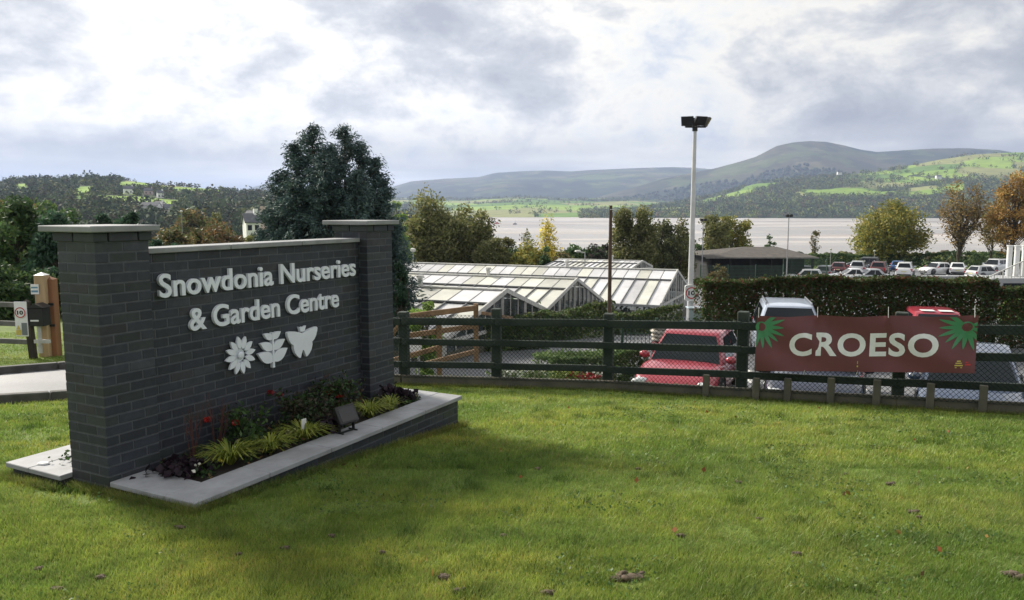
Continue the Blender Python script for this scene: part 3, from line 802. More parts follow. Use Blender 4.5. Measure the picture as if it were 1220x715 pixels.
# red stems near left
for (x,y,lab,nn) in ((.72,-.03,'bare red twiggy shrub at the foot of the wall, closest to the left pillar',6),(.98,-.02,'upright bare red stems against the wall under the lettering',7)):
    t=plant('dogwood',lab,'plant',x,y,'bare red stemmed shrubs')
    for i in range(nn):
        mb=MB(); p=Vector((rng.normal(0,.015),rng.normal(0,.012),0)); dx,dy=rng.normal(0,.045),-abs(rng.normal(0,.03)); L=.34+.2*rng.random()
        q=p+Vector((dx,dy,L*.5)); mb.tube(p,q,.005,.004,5); mb.tube(q,q+Vector((dx*.6,dy*.4,L*.5)),.004,.002,5)
        for k in range(3):
            s=q+Vector((dx*.2*k,0,L*.12*k)); mb.tube(s,s+Vector((rng.normal(0,.05),rng.normal(0,.02),.09)),.0025,.001,4)
        mb.build('stem',redst,t)
grs=[(275,545,'sedge tuft beside the purple leaved plant at the near planter corner',.24),(322,531,'yellow green sedge tuft between two pansy clumps, second from the near corner',.20),(362,517,'sedge tuft just left of the floodlight stand',.22),
     (440,490,'bright sedge tuft just beyond the floodlight',.2),(466,482,'farthest sedge tuft near the dark leaved plants',.15)]
n_=2600; X=.45+2.85*rng.random(n_); Yv=-.56+.66*rng.random(n_); kk=fbm(X*3,Yv*5,12,3)>.47; X,Yv=X[kk],Yv[kk]
P=np.stack([X,Yv,ZC-.03+.05*rng.random(len(X))],1); V,Q=leafquads(P,.022,.5); o=npmesh('ground_cover',TV(SM,V),Q,lm,col=leafcols(len(P),DG+BRZ+[(.20,.12,.05),(.16,.15,.05)])); tag(o,'low creeping leaves and litter between the planter plants','ground cover',kind='stuff')
for i,(px,py,lab,s) in enumerate(grs):
    x,y=on(px,py+4); grassy(lab,x,min(y,-.12),170 if i<4 else 100,.15 if i else .17,s*1.15,.0085)
# pansies
def pansy(label,px,py,n=120,fl=8,fc=((.7,.7,.5),(.7,.6,.08)),size=.12,xy=None):
    x,y=xy or on(px,py); t=plant('pansy',label,'plant',x,y,'pansies in the planters')
    P=rng.normal(0,1,(n,3))*np.array([size*.5,size*.5,.02])+np.array([0,0,.045]); V,Q=leafquads(P,.02,.6); npmesh('leaves',V,Q,lm,t,col=leafcols(n,DG))
    Vs=[];Qs=[];Cs=[]
    for i in range(fl):
        c=np.array([rng.normal(0,size*.5),rng.normal(0,size*.45),.075+.03*rng.random()]); col=fc[rng.integers(len(fc))]
        P=c+rng.normal(0,.008,(7,3)); V,Q=leafquads(P,.013,.9); npmesh('flower',V,Q,petm,t,col=leafcols(7,[col],var=.15))
pansy('white and yellow pansies next to the purple leaved plant at the near corner',238,560,150,9,((.75,.75,.65),(.7,.62,.08)),.15)
pansy('cream pansies between the first two sedge tufts',292,538,130,5,((.7,.68,.4),),.11)
pansy('pale pansies between the middle sedge tufts',345,522,110,3,((.7,.68,.4),),.1)
pansy('small leafy pansy with few flowers at the far planter end',488,476,120,2,((.5,.5,.3),),.1)
PUR=[(.022,.012,.02),(.03,.016,.026),(.016,.010,.016),(.035,.025,.03)]
def heuch(label,px,py,s=.12,n=160,h=.09):
    x,y=on(px,py); t=plant('dark_leaved_plant',label,'plant',x,y,'dark purple leaved plants')
    P=rng.normal(0,1,(n,3))*np.array([s*.55,s*.5,.025])+np.array([0,0,h*.8]); V,Q=leafquads(P,.034,.85); npmesh('leaves',V,Q,lm,t,col=leafcols(n,PUR))
heuch('dark purple leaved plant at the near corner of the front planter',216,563,.16,220)
heuch('dark purple leaved plant partly under the floodlight',392,512,.11)
heuch('black leaved plant beside the right pillar at the far end',468,474,.10,140,.12)
heuch('small dark leaved plant last in the front planter row',482,477,.09,120,.10)
pansy('yellow pansies on the road side planter beside the left pillar',68,545,170,10,((.75,.7,.2),(.75,.75,.6)),.16,xy=(.30,.72))
# black floodlight on the coping
blk=mat('black_powder_coat',(.012,.012,.013),.45,.3,20); dglass,nt,b=newmat('dark_lamp_glass'); b.inputs['Base Color'].default_value=(.02,.02,.022,1); b.inputs['Roughness'].default_value=.08
x,y=on(413,515); p=sp_(x,y,ZC+.004)
fl=thing('floodlight','black square floodlight on a bracket standing on the planter coping','lamp',tuple(p),UA+R(-6))
mb=MB()
for s in (-1,1):
    mb.box(s*.085-.006,s*.085+.006,-.015,.015,.0,.17,None,.002)
    mb.box(s*.085-.006,s*.085+.006,-.05,.06,.0,.012,None,.002)
mb.box(-.085,.085,-.012,.012,.0,.012,None,.002); mb.build('bracket',blk,fl)
T=Matrix.Translation((0,0,.16))@Matrix.Rotation(R(62),4,'X')
mb=MB().box(-.115,.115,-.085,.085,-.022,.022,T,.008)
for k in range(7): mb.box(-.09+.03*k-.002,-.09+.03*k+.002,-.07,.07,-.045,-.022,T)
mb.build('lamp_housing',blk,fl); MB().box(-.095,.095,-.068,.068,.021,.026,T,.002).build('lamp_glass',dglass,fl)
MB().tube((.02,0,.14),(.05,.12,.01),.005,.005,6).build('cable',blk,fl)
# white plant label
whp=mat('white_plastic',(.72,.73,.72),.4,.05,10)
x,y=1.60,-.42; p=sp_(x,y,ZC-.04)
t=thing('plant_label','white plastic label on a stake among the bushes','plant label',tuple(p),UA+R(-12))
T=Matrix.Translation((0,0,.115))
MB().tube((0,0,0),(0,0,.10),.004,.003,6).build('stake',blk,t)
MB().box(-.026,.026,-.002,.002,.07,.19,None,.0015).build('label_card',whp,t)
p=sp_(.02,.83,ZC+.004); mb=MB().lathe([(.045,0),(.05,.01),(.04,.022),(.01,.024)],None,14); o=mb.build('marker_light',whp,None,loc=tuple(p),sharp=40); o.location=p; tag(o,'small round white disc lying on the road side coping','light')
o.scale=(1.0,.6,.7)
# --- lawn blades
gbm,nt,b=newmat('lawn_blade')
a=N(nt,'ShaderNodeAttribute',attribute_name='Col'); n=noise(nt,.9,4,.6,'World',(1,1,0)); n2=noise(nt,.28,3,.5,'World',(.5,1,0),1.0)
c=mul(nt,a.outputs['Color'],ramp(nt,n,[(.3,(.72,.82,.72)),(.52,(1,1,1)),(.72,(1.35,1.12,1.15))]))
c=mul(nt,c,ramp(nt,n2,[(.36,(.74,.84,.78)),(.64,(1.22,1.12,1.1))]))
n5=noise(nt,.55,3,.5,'World',(.25,1.6,0),.6); c=mul(nt,c,ramp(nt,n5,[(.38,(.80,.86,.85)),(.62,(1.2,1.12,1.0))]))
n6=noise(nt,5,4,.6,'World',(1,1,0)); c=mul(nt,c,ramp(nt,n6,[(.33,(.72,.76,.8)),(.6,(1.12,1.1,1.0))]))
nt.links.new(c,b.inputs['Base Color']); b.inputs['Roughness'].default_value=.5; b.inputs['Specular IOR Level'].default_value=.35
tr=N(nt,'ShaderNodeBsdfTranslucent'); nt.links.new(c,tr.inputs[0]); mx=N(nt,'ShaderNodeMixShader'); mx.inputs[0].default_value=.42
nt.links.new(b.outputs[0],mx.inputs[1]); nt.links.new(tr.outputs[0],mx.inputs[2]); nt.links.new(mx.outputs[0],nt.nodes['Material Output'].inputs[0])
CLOD=[]
SI=np.array(SM.inverted())
def inplanter(x,y):
    lx=SI[0,0]*x+SI[0,1]*y+SI[0,3]; ly=SI[1,0]*x+SI[1,1]*y+SI[1,3]
    a_=(lx>-.005)&(lx<3.53)&(ly>-.91)&(ly<.46); b_=(lx>-.1)&(lx<3.61)&(ly>.44)&(ly<1.16)
    near=(lx>-.28)&(lx<.1)&(ly>-.1)&(ly<.55)     # trodden bare patch at the pillar
    return a_|b_,near
def blades(n,ya,yb,h0,h1,wd,xlo=None,xhi=None,exp=1.0):
    u=rng.random(n); Y=ya*(yb/ya)**(u**exp)
    X=(rng.random(n)*2-1)*(Y*.70+.6)
    z=gz(X,Y); ok=(Y<yf(X)-.12)|((rdist(X,Y)>RW+.25)&(X<-4))
    ok&=rdist(X,Y)>RW+.14; ok&=~carpark(X,Y)
    a_,b_=inplanter(X,Y); ok&=~a_; ok&=~(b_&(rng.random(n)<.75))
    thin=fbm(X*2.1,Y*2.1,61,4); bare=(thin<.33); ok&=~(bare&(rng.random(n)<.6))
    for cx_,cy_,cr in CLOD: ok&=~((np.hypot(X-cx_,Y-cy_)<cr)&(rng.random(n)<.8))
    X,Y,z=X[ok],Y[ok],z[ok]; n=len(X)
    tuft=fbm(X*5,Y*5,33,3); h=(h0+(h1-h0)*rng.random(n))*(.6+.9*tuft)
    ang=rng.random(n)*6.283; lean=rng.normal(0,.45,(n,2))+np.array([.18,-.1]); w_=wd*(.7+.6*rng.random(n))
    V=np.empty((n,3,3)); dx=np.cos(ang)*w_;dy=np.sin(ang)*w_
    V[:,0]=np.stack([X-dx,Y-dy,z-.004],1);V[:,1]=np.stack([X+dx,Y+dy,z-.004],1)
    V[:,2]=np.stack([X+lean[:,0]*h,Y+lean[:,1]*h,z+h],1)
    base=np.array([(.225,.32,.07),(.275,.345,.086),(.175,.265,.064),(.30,.29,.10),(.36,.31,.16)])
    ci=rng.choice(5,n,p=[.34,.33,.22,.08,.03]); c=base[ci]*(.8+.4*rng.random((n,1)))
    return V.reshape(-1,3),np.repeat(c,3,0)
# clods of soil left on the lawn
clm=mat('dry_soil_clod',(.10,.075,.05),.95,.35,30,bmp=.7)
cl=[(752,690,.10),(735,692,.06),(545,706,.05),(652,708,.05),(1205,686,.07),(1215,690,.05),(1088,612,.05),(1095,618,.03),(1060,578,.05),(1008,566,.03),(880,576,.035),(640,560,.035),(600,640,.035),(700,600,.03),(812,640,.04),(905,620,.03),(1000,640,.03),(215,630,.045),(340,655,.035),(285,662,.03),(120,690,.04),(45,680,.04),(455,660,.035),(530,690,.05),(950,662,.04),(1130,560,.03),(760,560,.03),(68,704,.04),(395,640,.03)]
IV,IF=ICO
for i,(px,py,r) in enumerate(cl):
    # intersect with lawn
    Y=5.
    for _ in range(12):
        X,_y,Z=at(px,py,Y); zz_=g1(X,Y); d=ray(px,py); Y=(zz_-CZ)/d[2]*d[1]
    X=at(px,py,Y)[0]; CLOD.append((X,Y,r*1.1)); 
    V=[IV*(1+.3*(rng.random((len(IV),1))-.5))*np.array([r*.75,r*.42,.012+r*.08])+np.array([0,0,.008])];Fs=[IF];k=len(IV)
    for q in range(22):
        rr2=r*(.07+.20*rng.random()**2); off=np.clip(rng.normal(0,r*.30,2),-r*.45,r*.45)*np.array([1.4,.75])
        P=IV*(1+.9*(rng.random((len(IV),1))-.5))*np.array([rr2,rr2*.9,rr2*.6])+np.array([off[0],off[1],rr2*.2+.014])
        V.append(P);Fs.append(IF+k);k+=len(P)
    o=npmesh('soil_clod',np.concatenate(V),np.concatenate(Fs),clm,loc=(X,Y,g1(X,Y)))
    where=['near the bottom edge','in the middle','towards the fence'][0 if py>660 else 1 if py>590 else 2]
    tag(o,'small crumbly clod of dry brown soil lying in the mown grass','soil clod','soil clods scattered over the lawn')
V1,c1=blades(NB1,3.0,6.5,.022,.042,.0026)
V2,c2_=blades(NB2,6.3,20,.026,.045,.0048)
# longer tufts: random clumps, and a fringe the mower misses at the masonry and the fence
def extra(X,Y,h,wd,cols):
    n=len(X); z=gz(X,Y); a=rng.random(n)*6.283; L=rng.normal(0,.5,(n,2)); dx=np.cos(a)*wd; dy=np.sin(a)*wd
    V=np.stack([np.stack([X-dx,Y-dy,z-.004],1),np.stack([X+dx,Y+dy,z-.004],1),np.stack([X+L[:,0]*h,Y+L[:,1]*h,z+h],1)],1)
    c=np.array(cols)[rng.integers(len(cols),size=n)]*(.75+.5*rng.random((n,1))); return V.reshape(-1,3),np.repeat(c,3,0)
m_=260; cxs=rr(m_,-6,7); cys=3.2+8.5*rng.random(m_)**1.2; X=np.repeat(cxs,90)+rng.normal(0,.05,m_*90); Y=np.repeat(cys,90)+rng.normal(0,.045,m_*90)
ok=~inplanter(X,Y)[0]&(Y<yf(X)-.2); X,Y=X[ok],Y[ok]; V3,c3=extra(X,Y,.035+.04*rng.random(len(X)),.0035,[(.10,.17,.035),(.14,.20,.045),(.08,.14,.03)])
per=[((-.04,-.93),(3.55,-.93)),((-.04,-.93),(-.04,-.02)),((-.03,-.02),(-.03,.44)),((-.13,.44),(-.13,1.19)),((3.56,-.93),(3.56,.1)),((-.13,1.19),(3.6,1.19))]
XX=[];YY=[]
for a_,b_ in per:
    k=9000 if abs(a_[0]-b_[0])>1 else 3000; t=rng.random(k); lx=a_[0]+(b_[0]-a_[0])*t+rng.normal(0,.018,k); ly=a_[1]+(b_[1]-a_[1])*t+rng.normal(0,.018,k)
    w_=np.array(SM)[:2,:2]@np.stack([lx,ly]); XX.append(w_[0]+SO[0]); YY.append(w_[1]+SO[1])
fx=rr(16000,-3.2,8); XX.append(fx); YY.append(yf(fx)-.17-.05*rng.random(16000))
X=np.concatenate(XX);Y=np.concatenate(YY); V4,c4_=extra(X,Y,.03+.055*rng.random(len(X))**2,.0032,[(.12,.19,.04),(.17,.22,.055),(.22,.22,.09)])
V=np.concatenate([V1,V2,V3,V4]); cc=np.concatenate([c1,c2_,c3,c4_])
# clover and small broad weeds in patches
n=60000; X=rr(n,-6,7); Y=3.1+8.5*rng.random(n)**1.3; kk=(fbm(X*1.7,Y*1.7,91,3)>.60)&~inplanter(X,Y)[0]&(Y<yf(X)-.25); X,Y=X[kk],Y[kk]
P=np.stack([X,Y,gz(X,Y)+.018+.018*rng.random(len(X))],1); Vc,Qc=leafquads(P,.010,.8); tag(npmesh('clover_leaves',Vc,Qc,lm,col=leafcols(len(P),[(.07,.14,.035),(.10,.18,.05),(.13,.17,.06)])),'patches of clover and small weeds spreading through the mown lawn','clover',kind='stuff')
tag(npmesh('grass',V,np.arange(len(V)).reshape(-1,3),gbm,col=cc),'short mown lawn with darker and yellower patches in front of the sign','grass',kind='stuff')
# fallen leaves
n=70; X=rr(n,-4,6);Y=rr(n,4,10.5); P=np.stack([X,Y,gz(X,Y)+.035],1); ok=~inplanter(X,Y)[0]&(Y<yf(X)-.3); P=P[ok]
V,Q=leafquads(P,.022,.7); tag(npmesh('fallen_leaves',V,Q,petm,col=leafcols(len(P),[(.25,.09,.03),(.30,.18,.05),(.12,.07,.03)])),'a few brown fallen leaves scattered on the lawn','leaves',kind='stuff')
# --- boundary fence
fm=mat('dark_green_stained_timber',(.012,.024,.020),.75,.35,5,bmp=.4,c2=(.030,.040,.030),stretch=(1,1,.3))
bdm=mat('weathered_gravel_board',(.07,.07,.055),.85,.35,4,bmp=.4,c2=(.125,.115,.085))
wrm,nt,b=newmat('green_chain_link'); b.inputs['Base Color'].default_value=(.014,.028,.024,1); b.inputs['Roughness'].default_value=.8; b.inputs['Specular IOR Level'].default_value=.15
fence=thing('post_and_rail_fence','dark green stained post and rail fence backed with chain link netting along the lawn','fence',(0,0,0))
PXY=[(-7.2,15.6),(-5,14.0),(-3.35,12.95),(-1.73,12.3),(-.245,12.0),(1.45,11.6),(3.22,10.76),(4.94,9.8),(6.45,8.95),(7.9,8.05),(9.3,7.0)]
def zpost(x,y): return g1(x,y)
for i,(x,y) in enumerate(PXY):
    z=zpost(x,y); h=1.17+(.06 if i in(4,6,7) else 0); a_=math.atan2(PXY[min(i+1,10)][1]-PXY[max(i-1,0)][1],PXY[min(i+1,10)][0]-PXY[max(i-1,0)][0])
    T=Matrix.Translation((x,y,z))@Matrix.Rotation(a_,4,'Z')
    MB().box(-.075,.075,-.05,.08,-.3,h,T,.012).build('post',fm,fence)
RH=(.34,.70,1.03)
for i in range(len(PXY)-1):
    (x0,y0),(x1,y1)=PXY[i],PXY[i+1]; z0,z1=zpost(x0,y0),zpost(x1,y1)
    L=math.hypot(x1-x0,y1-y0); nx,ny=(y1-y0)/L,-(x1-x0)/L   # toward the lawn
    for k,h in enumerate(RH):
        e=.075; j=rng.normal(0,.006)
        MB().beam((x0+nx*e,y0+ny*e,z0+h+j),(x1+nx*e-(x1-x0)/L*.006,y1+ny*e,z1+h-j),.04,.10 if k<2 else .115,.006).build('rail',fm,fence)
    MB().beam((x0+nx*.10,y0+ny*.10,z0+.05),(x1+nx*.10,y1+ny*.10,z1+.05),.05,.24,.008).build('gravel_board',bdm,fence)
    # chain link in front of the rails
    V=[];mb=MB(); e=.14
    ux,uy=(x1-x0)/L,(y1-y0)/L; zb=.14; zt=1.14; H=zt-zb; p=.062; n=int(L/p)+1; nh=int(H/(p))
    r=.0034
    def P3(s,h): 
        s=min(max(s,0),L); f=s/L; return Vector((x0+ux*s+nx*e,y0+uy*s+ny*e,z0+(z1-z0)*f+zb+h))
    if i>=2:
        for sgn in (1,-1):
            for k in range(-nh,n+nh+1):
                s0=k*p; s1=s0+sgn*H
                lo,hi=min(s0,s1),max(s0,s1)
                if hi<0 or lo>L: continue
                ta=0;tb=1
                if s0<0: ta=(0-s0)/(s1-s0)
                if s0>L: ta=(L-s0)/(s1-s0)
                if s1<0: tb=(0-s0)/(s1-s0)
                if s1>L: tb=(L-s0)/(s1-s0)
                if tb<=ta: continue
                seg=3; pa=P3(s0+(s1-s0)*ta,H*ta)
                for q in range(seg):
                    t2=ta+(tb-ta)*(q+1)/seg; pb=P3(s0+(s1-s0)*t2,H*t2)
                    pb=pb+Vector((nx,ny,0))*(rng.normal(0,.006))*(1 if q<seg-1 else 0)+Vector((0,0,rng.normal(0,.004)))
                    mb.tube(pa,pb,r,r,3,False); pa=pb
        for h in (.0,H):
            mb.tube(P3(0,h),P3(L,h),.0022,.0022,4,False)
        mb.build('chain_link_netting',wrm,fence)
# short stakes along the gravel board
for px in (845,942,993,1047,1110,1172,905):
    t_=None
    for i in range(len(PXY)-1):
        (x0,y0),(x1,y1)=PXY[i],PXY[i+1]
        k=(px-610)/F  # X/depth approx
        den=(x1-x0)-k*(y1-y0)*.9934
        s=(k*(y0*.9934+.24)-x0)/den if abs(den)>1e-6 else -1
        if 0<=s<=1: t_=(x0+(x1-x0)*s,y0+(y1-y0)*s,math.atan2(y1-y0,x1-x0)); break
    if t_:
        x,y,a_=t_; T=Matrix.Translation((x,y,g1(x,y)))@Matrix.Rotation(a_,4,'Z')
        MB().box(-.045,.045,-.19,-.13,-.2,.33+.05*rng.random(),T,.008).build('stake',bdm,fence)
# --- banner
banm,nt,b=newmat('maroon_pvc_banner')
n1=noise(nt,2.2,4,.6); c=ramp(nt,n1,[(.3,(.118,.034,.042)),(.7,(.152,.044,.052))]); nt.links.new(c,b.inputs['Base Color']); b.inputs['Roughness'].default_value=.5
bump(nt,b,noise(nt,1.8,2,.4,'Object',(1,1,1),.3),.35,.05)
def matplain(name,c,rough=.5): return mat(name,c,rough,.08,10)
wht=matplain('banner_white',(.74,.75,.76)); grn=matplain('banner_green',(.06,.24,.115)); yel=matplain('banner_yellow',(.55,.45,.10)); redp=matplain('banner_red',(.45,.03,.03))
# banner plane: from post 888 to beyond post 1079
A=Vector((3.36,10.52,0));B_=Vector((5.80,9.12,0)); 
d=(B_-A).normalized(); nrm=Vector((d.y,-d.x,0)); A=A+nrm*.17; B_=B_+nrm*.17
# solve exact ends from the photograph's columns
def onplane(px,py):
    a=Vector(ray(px,py)); o=Vector((0,0,CZ)); k=(A-o).dot(nrm)/a.dot(nrm); q=o+a*k; return (q-A).dot(d),q.z
u0,zt0=onplane(902,376); u1,zt1=onplane(1166,375.5); _,zb0=onplane(903,442); _,zb1=onplane(1166,445)
u0b=onplane(903,442)[0]; u1b=onplane(1166,445)[0]
def BP(u,v,off=0): # u,v in 0..1
    uu=u0+(u1-u0)*u; zt_=zt0+(zt1-zt0)*u; zb_=zb0+(zb1-zb0)*u
    sag=-.012*math.sin(u*3*math.pi)**2*(v)
    # scallops between ties on top, ripples
    rip=.012*math.sin(u*9+v*2)+.010*math.sin(u*23+v*5)*(v)+.012*math.sin((u+v*.5)*14)
    for ut in (.012,.30,.625,.985):
        for sl in (-1,1):
            dd=abs((u-ut)-sl*(1-v)*.10)/.012; rip+=.014*math.exp(-dd*dd)*v
    sag-=.020*min(abs(u-ut_)for ut_ in (.012,.30,.625,.985))*6*v*v*.5
    z=zb_+(zt_-zb_)*v+sag
    q=A+d*uu+nrm*(off+rip); return (q.x,q.y,z)
bn=thing('banner','long maroon CROESO welcome banner with green flowers tied to the fence','banner',tuple(BP(.5,0)))
nu,nv=80,20
V=[BP(i/nu,j/nv) for j in range(nv+1) for i in range(nu+1)]; V+=[BP(i/nu,j/nv,-.004) for j in range(nv+1) for i in range(nu+1)]
k0=(nu+1)*(nv+1); Fs=[(j*(nu+1)+i,j*(nu+1)+i+1,(j+1)*(nu+1)+i+1,(j+1)*(nu+1)+i) for j in range(nv) for i in range(nu)]
Fs+= [tuple(k0+q for q in f[::-1]) for f in Fs]
npmesh('banner_sheet',V,Fs,banm,bn,world=True,smooth=True)
def subdiv2d(V,Fs):
    import bmesh
    bm=bmesh.new(); vs=[bm.verts.new(v) for v in V]
    for f in Fs:
        try: bm.faces.new([vs[i] for i in f])
        except Exception: pass
    bmesh.ops.triangulate(bm,faces=bm.faces)
    for c_ in np.linspace(.02,.98,49):
        bmesh.ops.bisect_plane(bm,geom=bm.verts[:]+bm.edges[:]+bm.faces[:],plane_co=(c_,0,0),plane_no=(1,0,0))
    bm.verts.index_update(); V2=np.array([v.co[:] for v in bm.verts]); F2=[[v.index for v in f.verts] for f in bm.faces]; bm.free(); return V2,F2
def onbanner(name,V2d,Fs,m,off=.006):
    V2,F2=subdiv2d([(x,y,0) for x,y in V2d],Fs)
    return npmesh(name,[BP(x,y,off) for x,y,_ in V2],F2,m,bn,world=True,smooth=False)
def bu(px,py):
    uu,z=onplane(px,py); u=(uu-u0)/(u1-u0); zt_=zt0+(zt1-zt0)*u; zb_=zb0+(zb1-zb0)*u; return u,(z-zb_)/(zt_-zb_)
V,Fs=textmesh('CROESO',.029,0,5,1.10)
ux0,vb=bu(940,424); ux1,vt=bu(1117.5,425.5); _,vtop=bu(1030,396)
V=fit(V,ux0,ux1,.275,.70); onbanner('lettering',V[:,:2],Fs,wht)
AR=(u1-u0)/((zt0-zb0)) # aspect
def bpetals(cu,cv,rad,angs,wd):
    V=[];Fs=[]
    for a_ in angs:
        p=petal(0,0,R(a_),.10*rad,rad*(1 if a_%2 else .92),wd*rad,9,.8)
        k=len(V); V+=[(cu+x/AR,cv+y) for x,y in p]; Fs.append(list(range(k,k+len(p))))
    return V,Fs
def clip01(V): return [(min(max(x,.002),.998),min(max(y,.004),.985)) for x,y in V]
for cu,cv,angs in ((.025,.80,[0,-21,-42,-63,-84,-105,21,42,160,200,225]),(.958,.80,[180,201,222,243,264,285,306,159,138,20,-20])):
    for i,a_ in enumerate(angs):
        pass
    V,Fs=bpetals(cu,cv,.43,angs,.080); onbanner('flower_print',clip01(V),Fs,grn,.006)
    n=20; disc=[(cu+.10*math.cos(i*2*math.pi/n)/AR,cv+.10*math.sin(i*2*math.pi/n)) for i in range(n)]
    V=disc; onbanner('flower_centre',V,[list(range(n))],grn,.0075)
    disc=[(cu+.075*math.cos(i*2*math.pi/n)/AR,cv+.075*math.sin(i*2*math.pi/n)) for i in range(n)]
    onbanner('flower_centre',disc,[list(range(n))],banm,.009)
# small yellow crest and red mark low on the right
V=[];Fs=[]
def rectuv(u,v,w_,h_): 
    k=len(V); V.extend([(u-w_/2,v-h_/2),(u+w_/2,v-h_/2),(u+w_/2,v+h_/2),(u-w_/2,v+h_/2)]); Fs.append([k,k+1,k+2,k+3])
rectuv(.933,.135,.034,.022); rectuv(.933,.175,.026,.018); rectuv(.933,.21,.016,.02); rectuv(.922,.098,.008,.014); rectuv(.944,.098,.008,.014)
onbanner('crest',V,Fs,yel); V=[];Fs=[]; rectuv(.97,.15,.022,.03); rectuv(.966,.19,.012,.02); onbanner('red_mark',V,Fs,redp)
V=[];Fs=[]; rectuv(.497,.10,.006,.03); rectuv(.497,.17,.003,.05); onbanner('small_print',V,Fs,yel)
tie=mat('white_cable_tie',(.65,.65,.62),.5,.1,10)
for u in (.012,.30,.625,.985):
    q=Vector(BP(u,.97,.012)); q2=Vector(BP(u,1.0,.012))+Vector((.01,.03,.11)); MB().tube(q,q2,.004,.004,5).build('tie',tie,bn,world=True)
for u in (.25,.5,.75): q=Vector(BP(u,.02,.01)); MB().tube(q,q+Vector((0,.04,-.06)),.003,.003,5).build('tie',tie,bn,world=True)
# --- cars
def paint(name,c): 
    m=mat(name,c,.35,.06,3,coat=.8,spec=.5); return m
PAINT={'ice':paint('ice_silver_paint',(.42,.48,.58)),'red':paint('red_paint',(.36,.034,.055)),'white':paint('white_paint',(.72,.73,.74)),'navy':paint('navy_paint',(.018,.025,.05)),'blue':paint('slate_blue_paint',(.035,.055,.10)),
 'silver':paint('silver_paint',(.38,.40,.42)),'grey':paint('grey_paint',(.10,.105,.115)),'black':paint('black_paint',(.012,.012,.014)),'maroon':paint('maroon_paint',(.11,.02,.022)),'bright_blue':paint('bright_blue_paint',(.03,.09,.25)),'pale':paint('pale_blue_paint',(.45,.56,.62))}
cgl,nt,b=newmat('car_glass'); b.inputs['Base Color'].default_value=(.012,.016,.02,1); b.inputs['Roughness'].default_value=.06; b.inputs['Specular IOR Level'].default_value=.28
tyre=mat('tyre_rubber',(.014,.014,.014),.85,.2,20); rimm=mat('alloy',(.42,.43,.45),.3,.1,20,metal=.8)
lampm=mat('headlight_lens',(.62,.64,.66),.12,.1,30,spec=.9); tailm=mat('tail_lens',(.30,.008,.01),.15,.1,30,spec=.8); trimm=mat('black_trim',(.016,.016,.018),.55,.2,30)
platem=mat('number_plate_blank',(.65,.62,.35),.4,.05,10)
